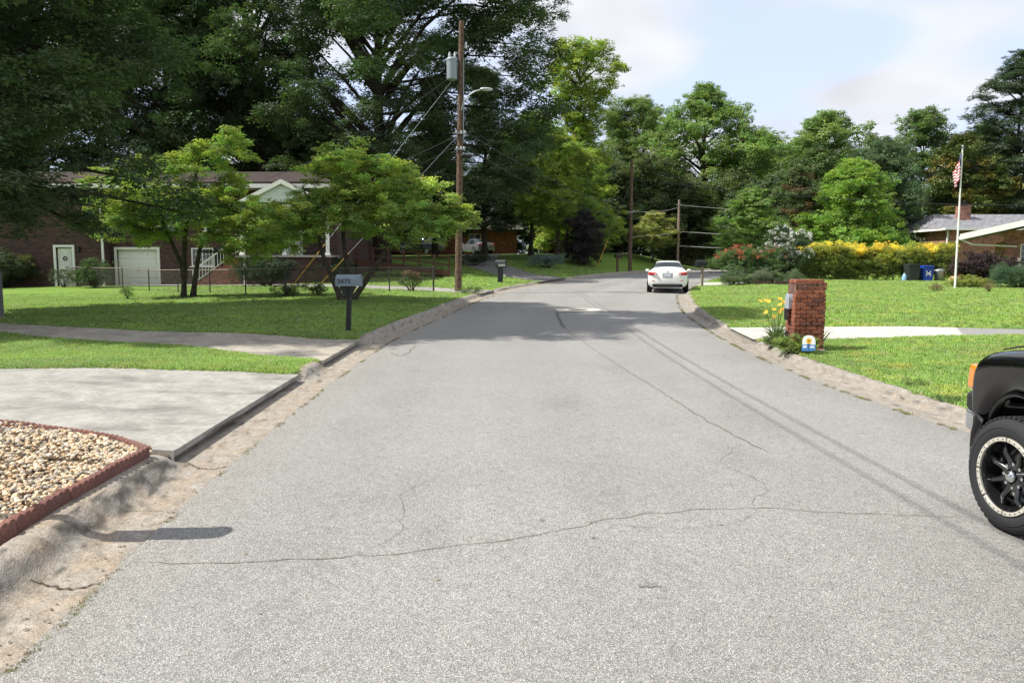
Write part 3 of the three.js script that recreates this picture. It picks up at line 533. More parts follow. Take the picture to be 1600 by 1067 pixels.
// ------------------------------------------------------------------ trees
const green = { oak: [0.068, 0.13, 0.026], deep: [0.06, 0.115, 0.026], mid: [0.12, 0.215, 0.04], fresh: [0.22, 0.35, 0.045], lime: [0.32, 0.44, 0.05], dog: [0.31, 0.43, 0.058], grey: [0.1, 0.175, 0.055] };
const behind = 'tall trees behind the houses and the bend';
tree('oak_tree', 'huge dark oak overhanging the near lawn, trunk beyond the frame edge', -14.3, 19.7, { seed: 11, height: 19.5, base: 3.6, radius: 6.0, shape: 'round', lumps: 78, lump: 1.75, color: green.oak, leaf: 'fine', leafSize: 0.46, density: 6.5, trunk: 0.42, bark: M.barkDark, hollow: 0.1, flat: 0.62,
  more: [[2.6, 3.3, -2.2, 1.2, 0.5], [3.9, 3.0, -0.6, 1.1, 0.45], [4.6, 3.6, 1.2, 1.2, 0.5], [3.0, 2.75, -1.6, 0.9, 0.45], [4.3, 5.0, -1.9, 1.5], [5.2, 6.2, -0.6, 1.5], [6.6, 12.5, -0.6, 1.7], [7.6, 14.6, 0.6, 1.6], [6.2, 16.2, -0.4, 1.7], [8.2, 16.0, 1.2, 1.3], [5.0, 18.4, 0.6, 1.6], [7.0, 13.6, 1.8, 1.3], [2.2, 3.0, -3.4, 1.0, 0.45], [1.5, 4.0, -3.6, 1.3, 0.6], [1.2, 2.5, -2.6, 1.0, 0.4], [2.3, 2.35, -1.2, 0.9, 0.35], [3.4, 2.4, 0.4, 0.9, 0.4], [1.8, 2.9, 0.6, 1.3, 0.5], [4.9, 2.9, 2.4, 1.1, 0.5], [3.4, 4.2, -3.2, 1.4], [4.6, 7.6, -2.6, 1.7], [2.8, 6.0, -4.2, 1.6], [3.6, 8.6, -3.8, 1.7], [5.6, 9.4, 0.2, 1.7]] });
tree('oak_tree', 'broad dark water oak spreading behind the utility pole', -8.4, 51, { seed: 12, height: 27, base: 6.5, radius: 8.8, shape: 'spread', lumps: 74, lump: 1.9, color: [0.07, 0.13, 0.028], leaf: 'fine', leafSize: 0.8, density: 2.9, trunk: 0.52, bark: M.barkDark, flat: 0.58, hollow: 0.25, rise: 0.9,
  more: [[8.6, 5.6, 1, 1.7], [9.6, 7.6, -1, 1.8], [10.2, 10.2, 1, 1.9], [9.6, 13, -1.5, 1.8], [8.2, 6.5, -2.5, 1.6], [7.0, 4.9, -1.5, 1.5], [10.0, 8.6, 2, 1.5], [8, 11, 0.5, 2], [9.6, 12, -1, 2], [10.4, 14.2, 0.5, 1.9], [9, 15.6, -1, 2.1], [7.5, 17, 0.5, 2], [9.3, 18, -0.5, 2], [6.6, 19, 0.6, 2], [8, 20.6, 0, 1.9], [10.2, 16.4, 0.8, 1.7], [7, 14, -1.2, 2], [6.4, 11.5, -1.5, 2], [7.6, 8.8, -1, 2]] });
tree('oak_tree', 'tall open oak with leaning limbs behind the brick house roof', -17.6, 57, { seed: 13, height: 28, base: 8, radius: 7.5, shape: 'spread', lumps: 46, lump: 1.8, color: [0.075, 0.135, 0.032], leaf: 'fine', leafSize: 0.85, density: 2.5, trunk: 0.4, bark: M.barkDark, flat: 0.6, lean: [-2.5, 0], rise: 1.0, limbs: 1 });
const backs = [
  ['pine_tree', 'tall straight pine with pale trunk behind the brick house', -26.6, 62, { seed: 14, height: 29, base: 11, radius: 5, shape: 'tall', lumps: 36, lump: 1.5, color: green.grey, leaf: 'needle', leafSize: 1.0, density: 2.6, trunk: 0.3, bark: M.barkPale }],
  ['pine_tree', 'thinner pine standing just beside the pale trunked pine', -25.2, 65, { seed: 15, height: 27, base: 12, radius: 4.5, shape: 'tall', lumps: 30, lump: 1.4, color: green.grey, leaf: 'needle', leafSize: 1.0, density: 2.6, trunk: 0.22, bark: M.barkPale }],
  ['shade_tree', 'dense deep green tree above the garage door side of the brick house', -23, 55, { seed: 16, height: 21, base: 5, radius: 6, shape: 'round', lumps: 44, lump: 1.7, color: green.oak, leaf: 'fine', leafSize: 0.85, density: 2.8, trunk: 0.3 }],
  ['shade_tree', 'dense deep green tree behind the white door of the brick house', -33, 56, { seed: 17, height: 23, base: 3, radius: 7, shape: 'round', lumps: 46, lump: 2.0, color: green.deep, leaf: 'fine', leafSize: 0.9, density: 2.5, trunk: 0.35 }],
  ['shade_tree', 'deep green tree at the left end of the brick house', -42, 54, { seed: 18, height: 21, base: 3, radius: 7, shape: 'round', lumps: 40, lump: 2.1, color: green.deep, leaf: 'fine', leafSize: 0.9, density: 2.4, trunk: 0.35 }],
  ['understory_tree', 'low leafy tree filling the gap behind the white gable', -14, 60, { seed: 19, height: 11, base: 2, radius: 4.5, shape: 'round', lumps: 34, lump: 1.4, color: green.mid, leaf: 'broad', leafSize: 0.6, density: 3.2, trunk: 0.18 }],
  ['understory_tree', 'low leafy tree lit in patches between the two tall pines and the water oak', -21.5, 66, { seed: 20, height: 14, base: 2, radius: 5.5, shape: 'round', lumps: 40, lump: 1.6, color: green.mid, leaf: 'broad', leafSize: 0.65, density: 3.0, trunk: 0.2 }],
  ['hemlock_tree', 'dark layered evergreen behind the silver sedan', -2.2, 64, { seed: 21, height: 15, base: 2.6, radius: 4.2, shape: 'cone', lumps: 54, lump: 1.25, color: green.deep, leaf: 'fine', leafSize: 0.7, density: 3.4, trunk: 0.24, flat: 0.42 }],
  ['hemlock_tree', 'dark evergreen close beside the utility pole', -6.6, 68, { seed: 22, height: 15, base: 2.2, radius: 4.4, shape: 'cone', lumps: 50, lump: 1.3, color: green.deep, leaf: 'fine', leafSize: 0.7, density: 3.2, trunk: 0.24, flat: 0.45 }],
  ['maple_tree', 'soft green maple under the right edge of the water oak', 1.6, 67, { seed: 23, height: 12, base: 3, radius: 3.6, shape: 'round', lumps: 38, lump: 1.2, color: green.fresh, leaf: 'broad', leafSize: 0.55, density: 3.6, trunk: 0.2 }],
  ['sweetgum_tree', 'tall bright yellow green sweetgum rising beside the water oak', 6.2, 73, { seed: 24, height: 19, base: 1.0, radius: 4.8, shape: 'column', lumps: 74, lump: 1.15, color: green.lime, leaf: 'broad', leafSize: 0.62, density: 3.5, trunk: 0.26, bias: 0.95, hollow: 0.05 }],
  ['shade_tree', 'rounded mid green tree in the middle of the far treeline', 14.6, 96, { seed: 25, height: 19.5, base: 2, radius: 8.2, shape: 'dome', lumps: 62, lump: 1.75, color: [0.2, 0.3, 0.055], leaf: 'fine', leafSize: 0.95, density: 2.2, trunk: 0.35 }],
  ['shade_tree', 'tall pointed tree rising straight above the parked white sedan', 20.6, 86, { seed: 26, height: 19.6, base: 0.5, radius: 7.0, shape: 'round', lumps: 80, lump: 1.5, color: [0.21, 0.34, 0.06], leaf: 'broad', leafSize: 0.72, density: 2.9, trunk: 0.34 }],
  ['shade_tree', 'bushy green tree just right of the pointed tree over the sedan', 28.5, 92, { seed: 27, height: 15.5, base: 0.5, radius: 7.2, shape: 'dome', lumps: 56, lump: 1.7, color: [0.19, 0.32, 0.06], leaf: 'broad', leafSize: 0.8, density: 2.5, trunk: 0.3 }],
  ['shade_tree', 'wide double topped tree above the white flowering shrub', 33.6, 86, { seed: 28, height: 16.6, base: 0.5, radius: 7.2, shape: 'round', lumps: 64, lump: 1.6, color: [0.2, 0.33, 0.06], leaf: 'broad', leafSize: 0.76, density: 2.7, trunk: 0.3 }],
  ['shade_tree', 'smaller tree at the dip in the treeline', 38.2, 92, { seed: 29, height: 13.2, base: 0.5, radius: 5.4, shape: 'dome', lumps: 40, lump: 1.5, color: [0.19, 0.31, 0.055], leaf: 'broad', leafSize: 0.76, density: 2.7, trunk: 0.25 }],
  ['shade_tree', 'large dark leaved tree behind the flagpole', 43, 84, { seed: 30, height: 16.6, base: 1, radius: 6.6, shape: 'dome', lumps: 54, lump: 1.5, color: [0.14, 0.25, 0.04], leaf: 'broad', leafSize: 0.72, density: 2.6, trunk: 0.3 }],
  ['shade_tree', 'dark tree between the flagpole and the conifer at the frame edge', 52, 88, { seed: 31, height: 16, base: 1, radius: 6.6, shape: 'dome', lumps: 44, lump: 1.6, color: [0.13, 0.23, 0.04], leaf: 'broad', leafSize: 0.76, density: 2.4, trunk: 0.3 }],
  ['maple_tree', 'bright green young maple rising right behind the yellow hedge', 24.9, 58, { seed: 32, height: 8.0, base: 0.6, radius: 3.7, shape: 'dome', lumps: 58, lump: 0.95, color: [0.25, 0.42, 0.045], leaf: 'broad', leafSize: 0.46, density: 5.0, trunk: 0.16 }],
  ['understory_tree', 'grey green feathery tree between the maple and the magnolia', 31.4, 68, { seed: 33, height: 11, base: 0.8, radius: 4.6, shape: 'dome', lumps: 50, lump: 1.3, color: green.grey, leaf: 'fine', leafSize: 0.72, density: 3.4, trunk: 0.18 }],
  ['understory_tree', 'small bronze tipped tree left of the bright maple', 22.2, 62, { seed: 34, height: 8.0, base: 0.6, radius: 2.6, shape: 'tall', lumps: 40, lump: 0.85, color: [0.11, 0.18, 0.04], tips: [0.22, [0.17, 0.11, 0.035]], leaf: 'fine', leafSize: 0.5, density: 5, trunk: 0.14 }],
  ['magnolia_tree', 'glossy magnolia with yellowed leaves and white blooms by the flagpole', 41.6, 74, { seed: 35, height: 12.6, base: 0.4, radius: 5.2, shape: 'dome', lumps: 60, lump: 1.1, color: [0.1, 0.15, 0.03], tips: [0.4, [0.2, 0.19, 0.035]], leaf: 'broad', leafSize: 0.5, density: 4.6, trunk: 0.2, material: M.leafGloss }],
  ['conifer_tree', 'dark ragged conifer at the right edge above the house', 48.6, 77, { seed: 36, height: 21, base: 2, radius: 7.5, shape: 'tall', lumps: 84, lump: 1.5, color: [0.06, 0.11, 0.035], leaf: 'fine', leafSize: 0.75, density: 3.2, trunk: 0.28, bark: M.barkDark, flat: 0.38 }],
  ['understory_tree', 'light green small tree behind the red flower bed', 16.8, 56, { seed: 37, height: 6.0, base: 0.6, radius: 2.9, shape: 'dome', lumps: 36, lump: 0.9, color: [0.2, 0.35, 0.045], leaf: 'broad', leafSize: 0.45, density: 4.6, trunk: 0.12, flat: 0.5 }],
  ['mimosa_tree', 'pale yellow leaved tree beyond the bend next to the white sedan', 11.9, 67, { seed: 38, height: 4.3, base: 1.6, radius: 2.5, shape: 'dome', lumps: 26, lump: 0.7, color: [0.33, 0.36, 0.06], leaf: 'layer', leafSize: 0.5, density: 4.4, trunk: 0.1, flat: 0.4 }],
  ['plum_tree', 'small dark purple leaved tree on the far left lawn', 5.3, 58, { seed: 39, height: 4.0, base: 0.3, radius: 1.6, shape: 'round', lumps: 30, lump: 0.55, color: [0.034, 0.02, 0.022], leaf: 'fine', leafSize: 0.34, density: 9, trunk: 0.08 }],
  ['shade_tree', 'pale trunked tree standing before the small white house', 3.4, 60, { seed: 40, height: 9.5, base: 2.6, radius: 2.6, shape: 'round', lumps: 30, lump: 0.95, color: green.lime, leaf: 'broad', leafSize: 0.46, density: 4.4, trunk: 0.2, bark: M.barkPale }],
  ['shade_tree', 'dark trunked tree next to the purple leaved tree', 4.3, 62, { seed: 41, height: 9, base: 3, radius: 2.4, shape: 'round', lumps: 24, lump: 0.95, color: green.fresh, leaf: 'broad', leafSize: 0.46, density: 4.2, trunk: 0.16, bark: M.barkDark }],
];
backs.push(['shade_tree', 'tree across the yard behind the photographer, mirrored in the black truck', -25, -4, { seed: 45, height: 11, base: 2, radius: 4.5, shape: 'round', lumps: 26, lump: 1.6, color: green.mid, leaf: 'broad', leafSize: 0.9, trunk: 0.3 }],
  ['shade_tree', 'second tree behind the photographer, mirrored in the black truck', -27, 4, { seed: 46, height: 12, base: 2, radius: 4.5, shape: 'round', lumps: 26, lump: 1.6, color: green.mid, leaf: 'broad', leafSize: 0.9, trunk: 0.3 }]);
for (const [n, l, x, d, o] of backs) tree(n, l, x, d, { group: behind, ...o, lumps: Math.round(o.lumps * 1.25) });
// the dim wood behind the bend
{
  const r = randomFrom(404);
  const gap = ['behind the second utility pole', 'over the far end of the road', 'behind the pale thin pole', 'left of the small white house', 'behind the small white house', 'over the brown mailbox', 'behind the corner driveway', 'behind the white flowering shrub', 'behind the yellow hedge', 'far behind the maple', 'far behind the chimney', 'behind the grey roof', 'deep behind the silver sedan', 'deep behind the water oak trunk', 'far behind the white gable', 'far behind the white garage door'];
  const spot = [[9.5, 82], [13.5, 80], [17.2, 82], [-0.5, 84], [4.4, 92], [7.8, 90], [21.5, 78], [24, 72], [29, 76], [33.5, 80], [47, 80], [58, 82], [-8, 84], [-14.5, 78], [-22, 76], [-31, 72]];
  spot.forEach(([x, d], i) => tree('understory_tree', `dim low tree in the wood ${gap[i]}`, x, d, { seed: 500 + i, height: 8 + 5 * r(), base: 0.3, radius: 4.4 + r(), shape: 'round', lumps: 34, lump: 1.6, color: [0.07 + 0.04 * r(), 0.125 + 0.06 * r(), 0.03], leaf: 'broad', leafSize: 0.72, density: 2.4, trunk: 0.14, bark: M.barkDark, group: 'understory of the far wood' }));
}
// dogwoods: forked low, leaves in flat tiers
function dogwood(label, x, d, seed, stems, tiers, color, tips) {
  return tree('dogwood_tree', label, x, d, { seed, height: 5.5, base: 2, radius: 2, lumps: 0, stems: 3, color, tips, leaf: 'layer', leafSize: 0.40, density: 8.5, bark: M.bark, leafOpts: { sub: 5, split: 0.33, lumpVar: 0.4, y: 0.4 },
    branches(woods, lumps, r) {
      const V = (p) => new THREE.Vector3(p[0], p[1], -p[2]);
      const ends = stems.map((s) => { const pts = s.map(V), c = curve(pts), n = 10, rad = []; const P2 = []; for (let i = 0; i <= n; i++) { P2.push(c.getPoint(i / n)); rad.push(0.105 * (1 - 0.75 * i / n) * (i === 0 ? 1.35 : 1)); } woods.push(limb(P2, rad, 8)); return c; });
      for (const t of tiers) {
        const p = V(t), l = { x: p.x, y: p.y, z: p.z, r: t[3] * 0.62, fy: t[4] ?? 0.5, c: t[5] }; lumps.push(l);
        for (let k = 0; k < 22; k++) { const a = r() * 6.28, q = Math.sqrt(r()) * 1.35, b = 0.7 + 0.7 * r(); lumps.push({ x: p.x + Math.cos(a) * t[3] * q, y: p.y + 0.18 - 0.34 * q + (r() - 0.5) * 0.75, z: p.z + Math.sin(a) * t[3] * q, r: 0.16 + 0.2 * r(), fy: 0.45 + 0.3 * r(), c: t[5] ?? color.map((v) => v * b) }); }
        let best = null, bd = 1e9; for (const c of ends) for (let i = 3; i <= 10; i++) { const q = c.getPoint(i / 10), dd = q.distanceTo(p) + (q.y > p.y ? 2 : 0); if (dd < bd) { bd = dd; best = q; } }
        const mid = best.clone().lerp(p, 0.5); mid.y -= 0.1; woods.push(limb([best, mid, p], [0.04, 0.028, 0.01], 5));
        for (let k = 0; k < 3; k++) { const a = r() * 6.28, e = p.clone().add(new THREE.Vector3(Math.cos(a) * t[3] * 0.8, 0.1, Math.sin(a) * t[3] * 0.8)); woods.push(limb([mid, mid.clone().lerp(e, 0.6), e], [0.02, 0.012, 0.004], 4)); }
      }
    } });
}
dogwood('twin stemmed dogwood on the left lawn before the garage door', -11.9, 28.4, 61,
  [[[0.05, 0, 0], [0.1, 0.9, 0], [-0.3, 2.0, 0.1], [-0.9, 3.3, 0.2], [-1.3, 4.3, 0]], [[0.35, 0, 0.1], [0.55, 1.0, 0], [0.9, 2.2, -0.1], [1.7, 3.2, 0.2], [2.3, 3.9, 0]], [[0.1, 0.8, 0], [0.15, 2.4, 0.2], [0.5, 4.2, 0.3], [0.9, 5.3, 0]]],
  [[-2.2, 4.3, 0, 0.85], [-1.3, 4.75, 0.4, 0.8], [-0.6, 3.9, -0.8, 0.9], [-2.6, 3.5, 0.4, 0.75], [-1.7, 2.7, -0.6, 0.7], [0.2, 4.7, 0.2, 0.9], [1.0, 5.1, 0, 0.75], [1.9, 5.5, 0.2, 0.6], [0.8, 3.7, -0.6, 0.95], [1.7, 4.1, 0.5, 0.85], [2.5, 3.3, 0, 0.95], [3.1, 2.8, -0.4, 0.8], [1.9, 2.4, -0.8, 0.75], [0.4, 2.9, 0.9, 0.8], [3.6, 2.2, 0.4, 0.65], [2.8, 1.9, -0.6, 0.6], [-1.0, 3.2, 1.0, 0.8], [1.2, 2.9, -1.0, 0.6], [0.0, 3.4, 0.2, 0.8], [-0.9, 2.4, 0.3, 0.6], [1.6, 3.3, 0.2, 0.8], [2.4, 2.7, 0.6, 0.7], [-2.0, 3.1, -0.2, 0.7]], green.dog);
dogwood('spreading dogwood behind the grey mailbox beside the utility pole', -5.5, 25.9, 62,
  [[[-0.08, 0, 0], [-0.35, 0.7, 0], [-0.75, 1.7, 0.1], [-0.95, 2.7, 0.2], [-1.3, 3.8, 0]], [[0.05, 0, 0.1], [0.1, 1.1, 0.1], [-0.05, 2.2, 0.2], [0.1, 3.3, 0.2], [0.3, 4.3, 0]], [[0.2, 0, 0], [0.75, 0.75, -0.1], [1.3, 1.6, -0.1], [1.75, 2.5, 0.1], [2.4, 3.6, 0]]],
  [[-1.4, 3.2, 0.2, 0.7], [-0.5, 4.1, 0, 0.7], [0.0, 4.6, 0.3, 0.75], [0.4, 4.7, -0.2, 0.8], [-1.2, 2.9, -0.7, 0.7], [-0.4, 3.5, 0.7, 0.8], [0.5, 3.7, -0.6, 0.9], [1.3, 4.2, 0.2, 0.85], [2.1, 4.1, -0.2, 0.8], [2.7, 3.6, 0.3, 0.8], [1.9, 3.2, -0.7, 0.85], [3.3, 3.0, 0, 0.7], [3.75, 2.85, 0.2, 0.4], [1.1, 2.6, 0.8, 0.75], [0.1, 2.7, -0.8, 0.65], [2.5, 2.4, -0.4, 0.7], [-2.0, 2.7, -0.3, 0.5], [-1.6, 2.5, 0.3, 0.55], [0.6, 3.0, 0.2, 0.8], [1.5, 3.6, 0.9, 0.7], [-0.5, 3.1, -0.3, 0.7], [2.9, 2.7, 0.5, 0.6], [0.3, 4.35, 0.9, 0.22, 0.4, [0.34, 0.12, 0.02]]], green.dog);

// ------------------------------------------------------------------ houses
function brickTexture(base, mortar, seed) {                                  // 1.6 m by 1.608 m of running bond
  return texture(1024, (u, v, o, i, j) => {
    const rows = 24, cols = 8, row = Math.floor(v * rows), fu = u * cols + (row % 2) * 0.5, fv = v * rows - row, ci = Math.floor(fu), f = fu - ci;
    const joint = f < 0.05 || fv < 0.15, h = hash(ci % cols + seed * 31, row), n = tile(u, v, 60, seed) * 8 + (hash(i, j) - 0.5) * 16;
    const b = joint ? mortar : base, k = joint ? 1 : 0.72 + 0.5 * h;
    o[0] = b[0] * k + n; o[1] = b[1] * k + n * 0.8; o[2] = b[2] * k + n * 0.7;
  }, { repeat: [1 / 1.6, 1 / 1.608] });
}
M.brickHouse = std({ map: brickTexture([78, 54, 50], [88, 80, 77], 1), roughness: 0.95 });
M.brickPale = std({ map: brickTexture([150, 96, 78], [176, 160, 146], 2), roughness: 0.95 });
const shingles = (c, seed) => std({ map: texture(512, (u, v, o, i, j) => { const row = Math.floor(v * 16), cu = Math.floor((u + hash(row, seed) * 0.3) * 14), fv = v * 16 - row, h = hash(cu, row + seed), g = 0.82 + 0.3 * h - (fv < 0.1 ? 0.25 : 0) + (hash(i, j) - 0.5) * 0.2; o[0] = c[0] * g; o[1] = c[1] * g; o[2] = c[2] * g; }, { repeat: [0.45, 0.45] }), roughness: 0.95 });
M.roofBrown = shingles([56, 44, 40], 3); M.roofGrey = shingles([124, 124, 130], 4); M.roofDark = shingles([70, 66, 64], 6);
M.white = paint(0xe9e8e2, 0.55); M.whiteSoft = paint(0xd9d9d4, 0.7); M.siding = paint(0xdfe3e4, 0.6);
M.glass = phys({ color: lin(0.02, 0.025, 0.03), roughness: 0.06, metalness: 0, clearcoat: 1 }); M.shutter = paint(0x1d2024, 0.6); M.black = paint(0x15161a, 0.5); M.darkMetal = std({ color: 0x26272a, roughness: 0.5, metalness: 0.5 });
M.steel = std({ color: 0x9a9c9e, roughness: 0.4, metalness: 0.8 }); M.stairBrick = std({ map: brickTexture([112, 60, 50], [120, 100, 90], 5), roughness: 0.95 });
// a sloping roof plane from its eave to its ridge
function slope(x0, x1, zEave, yEave, zRidge, yRidge, thick) {
  const q = [[zEave, yEave], [zRidge, yRidge], [zRidge, yRidge + thick], [zEave, yEave + thick]], pos = [], push = (...p) => p.forEach((v) => pos.push(...v));
  const A = q.map(([z, y]) => [x0, y, z]), B = q.map(([z, y]) => [x1, y, z]);
  const quad = (a, b, c, d) => push(a, b, c, a, c, d);
  quad(A[3], B[3], B[2], A[2]); quad(A[1], B[1], B[0], A[0]); quad(A[0], B[0], B[3], A[3]); quad(A[2], B[2], B[1], A[1]); quad(A[0], A[3], A[2], A[1]); quad(B[1], B[2], B[3], B[0]);
  const g = new THREE.BufferGeometry(); g.setAttribute('position', new THREE.Float32BufferAttribute(pos, 3)); g.computeVertexNormals();
  const p = g.attributes.position, uv = []; for (let i = 0; i < p.count; i++) uv.push(p.getX(i), p.getZ(i)); g.setAttribute('uv', new THREE.Float32BufferAttribute(uv, 2)); return g;
}
function wallWithOpenings(x0, x1, y0, y1, holes, thick) {                      // faces +z, front at z = 0
  return planar(extrude([[x0, y0], [x1, y0], [x1, y1], [x0, y1]], thick, 0, holes.map(([a, b, c, d]) => [[a, c], [a, d], [b, d], [b, c]])).translate(0, 0, -thick));
}
function windowPart(parent, x, y, w, h, cols, rows, z) {
  const win = new THREE.Group(); win.name = 'window'; win.position.set(x, y, z); parent.add(win);
  const t = 0.06; part('frame', merge([box(w, t, 0.08, w / 2, 0, 0), box(w, t, 0.08, w / 2, h - t, 0), box(t, h - 2 * t, 0.08, t / 2, t, 0), box(t, h - 2 * t, 0.08, w - t / 2, t, 0), box(0.05, h - 2 * t, 0.07, w / 2, t, 0)]), M.white, win);
  part('sill', box(w + 0.16, 0.06, 0.16, w / 2, -0.065, 0.05), M.white, win);
  const pw = (w - 2 * t) / cols, ph = (h - 2 * t) / rows; for (let i = 0; i < cols; i++) for (let j = 0; j < rows; j++) part('pane', box(pw - 0.02, ph - 0.02, 0.012, t + pw * (i + 0.5), t + ph * j + 0.01, -0.02), M.glass, win);
  part('muntins', merge([...Array.from({ length: cols - 1 }, (_, i) => box(0.018, h - 2 * t, 0.02, t + pw * (i + 1), t, -0.005)), ...Array.from({ length: rows - 1 }, (_, j) => box(w - 2 * t, 0.018, 0.021, w / 2, t + ph * (j + 1) - 0.009, -0.005))]), M.white, win);
  return win;
}
{ // split level brick house on the left
  const X = -21, D = 41.4, y = 0.42, h = thing('brick_house', 'dark brick split level house with white garage door behind the fence', 'house', X, y, D);
  const yb = -0.5;
  const wing = part('wall', wallWithOpenings(-16, 0, yb, 5.3, [[-2.42, -1.58, 0, 2.12]], 0.3).translate(0, 0, 0.7), M.brickHouse, h);
  part('wall', planar(box(0.3, 5.8, 8.4, -0.16, yb, -3.8)), M.brickHouse, h);
  part('wall', wallWithOpenings(0, 11.9, yb, 4.75, [[0.36, 2.48, 0, 2.02], [4.25, 5.4, 1.15, 2.1], [2.2, 3.6, 3.0, 4.2], [5.0, 6.2, 3.0, 4.2]], 0.3), M.brickHouse, h);
  part('wall', planar(box(0.3, 5.2, 8.6, 11.75, yb, -4.7)), M.brickHouse, h);
  part('back_wall', planar(box(28, 5.3, 0.3, -1.9, yb, -9)), M.brickHouse, h);
  part('interior_floor', box(27.4, 0.1, 8, -1.9, -0.12, -4.5), M.whiteSoft, h);
  // entrance door
  const door = part('door', box(0.80, 2.06, 0.05, -2.0, 0.02, 0.58, 0.01), M.white, h); for (const [px, py, w, q] of [[-2.19, 1.2, 0.26, 0.7], [-1.81, 1.2, 0.26, 0.7], [-2.19, 0.25, 0.26, 0.75], [-1.81, 0.25, 0.26, 0.75]]) part('panel', box(w, q, 0.02, px, py, 0.612, 0.008), M.whiteSoft, door);
  part('wreath', new THREE.TorusGeometry(0.09, 0.025, 8, 20).translate(-2.0, 1.55, 0.65), M.black, door); part('knob', new THREE.SphereGeometry(0.03, 12, 8).translate(-1.68, 1.0, 0.64), M.steel, door);
  part('door_frame', merge([box(0.12, 2.24, 0.14, -2.48, 0, 0.68), box(0.12, 2.24, 0.14, -1.52, 0, 0.68), box(0.84, 0.12, 0.14, -2.0, 2.12, 0.68)]), M.white, h);
  const lamp = part('wall_lamp', merge([box(0.1, 0.22, 0.12, -1.2, 1.95, 0.77, 0.02), new THREE.SphereGeometry(0.07, 12, 10).translate(-1.2, 1.9, 0.8)]), M.black, h);
  // garage door of raised panels
  const gar = part('garage_door', box(2.12, 2.02, 0.05, 1.42, 0, -0.15), M.white, h);
  for (let i = 0; i < 4; i++) for (let j = 0; j < 4; j++) part('panel', box(0.44, 0.36, 0.03, 0.42 + 0.265 + i * 0.512 - 0.02, 0.07 + j * 0.495, -0.115, 0.012), M.white, gar);
  part('handle', box(0.12, 0.05, 0.04, 1.42, 0.98, -0.08, 0.01), M.darkMetal, gar);
  part('garage_frame', merge([box(0.12, 2.14, 0.1, 0.3, 0, 0.02), box(0.12, 2.14, 0.1, 2.54, 0, 0.02), box(2.12, 0.12, 0.1, 1.42, 2.02, 0.02)]), M.white, h);
  windowPart(h, 4.25, 1.15, 1.15, 0.95, 6, 3, -0.02); windowPart(h, 2.2, 3.0, 1.4, 1.2, 6, 3, -0.02); windowPart(h, 5.0, 3.0, 1.2, 1.2, 6, 3, -0.02);
  part('shutter', box(0.36, 1.0, 0.05, 5.66, 1.12, 0.03), M.shutter, h); part('shutter', box(0.36, 1.26, 0.05, 1.96, 2.97, 0.03), M.shutter, h); part('shutter', box(0.36, 1.26, 0.05, 3.84, 2.97, 0.03), M.shutter, h);
  for (const [px, z, top] of [[0.02, 0.78, 5.2], [-0.0 + 7.6, 1.75, 4.2]]) part('downspout', merge([box(0.11, top - 0.1, 0.08, px, 0.1, z, 0.015), box(0.11, 0.08, 0.3, px, 0.04, z + 0.12, 0.015)]), M.white, h);
  // main roof, eaves, gutter
  const roof = part('roof', merge([slope(-16.5, 12.7, 1.2, 5.24, -4.2, 6.35, 0.14), slope(-16.5, 12.7, -9.6, 5.24, -4.2, 6.35, 0.14)]), M.roofBrown, h);
  part('fascia', merge([box(29.2, 0.2, 0.04, -1.9, 5.08, 1.2)]), M.white, roof); part('soffit', box(29.0, 0.03, 1.1, -1.9, 5.06, 0.62), M.whiteSoft, roof);
  part('wall_upper', planar(box(12.2, 0.52, 0.28, 6.1, 4.75, -0.15)), M.brickHouse, h);
  // porch with a white gable
  part('porch_base', planar(box(4.6, 2.1, 1.7, 9.6, yb, 0.86)), M.brickHouse, h);
  part('porch_floor', box(4.8, 0.1, 1.9, 9.6, 1.605, 0.93), std({ map: concreteMap, roughness: 0.9 }), h);
  for (const px of [7.45, 9.6, 11.75]) part('column', merge([box(0.16, 2.46, 0.16, px, 1.7, 1.6, 0.01), box(0.24, 0.12, 0.24, px, 1.7, 1.6, 0.01), box(0.24, 0.12, 0.24, px, 4.05, 1.6, 0.01)]), M.white, h);
  const rail = []; for (let i = 0; i <= 28; i++) rail.push(box(0.025, 0.8, 0.025, 7.6 + i * 0.148, 1.8, 1.66)); rail.push(box(4.2, 0.05, 0.06, 9.6, 2.6, 1.66), box(4.2, 0.04, 0.04, 9.6, 1.78, 1.66)); part('porch_railing', merge(rail), M.darkMetal, h);
  const pr = part('porch_roof', (() => { const g = []; for (const s of [-1, 1]) { const q = slope(-2.0, 1.4, 2.15, 4.28, 0, 5.32, 0.12); q.rotateY(s * Math.PI / 2); q.translate(9.6, 0, s < 0 ? 0.55 : 0.55 - 0.6 + 0.0); g.push(q); } return merge(g); })(), M.roofBrown, h);
  part('gable', extrude([[7.75, 4.32], [11.45, 4.32], [9.6, 5.22]], 0.1).translate(0, 0, 1.72), M.siding, pr); for (let j = 0; j < 6; j++) part('siding_board', box(3.3 - j * 0.58, 0.02, 0.03, 9.6, 4.38 + j * 0.14, 1.835), M.siding, pr);
  part('bargeboard', merge([bar(new THREE.Vector3(7.45, 4.26, 1.97), new THREE.Vector3(9.62, 5.33, 1.97), 0.06, 0.2), bar(new THREE.Vector3(11.75, 4.26, 1.97), new THREE.Vector3(9.58, 5.33, 1.98), 0.06, 0.2)]), M.white, pr);
  part('porch_beam', box(4.6, 0.22, 0.2, 9.6, 4.0, 1.72), M.white, pr);
  part('front_door', box(0.95, 2.1, 0.06, 9.6, 1.7, 0.03, 0.01), M.white, h);
  // stair rising to the porch
  const steps = part('stairs', (() => { const g = []; for (let i = 0; i < 9; i++) g.push(planar(box(0.27, 0.19 * (i + 1) + 0.5, 1.1, 5.0 + i * 0.27, yb, 1.1))); return merge(g); })(), M.stairBrick, h);
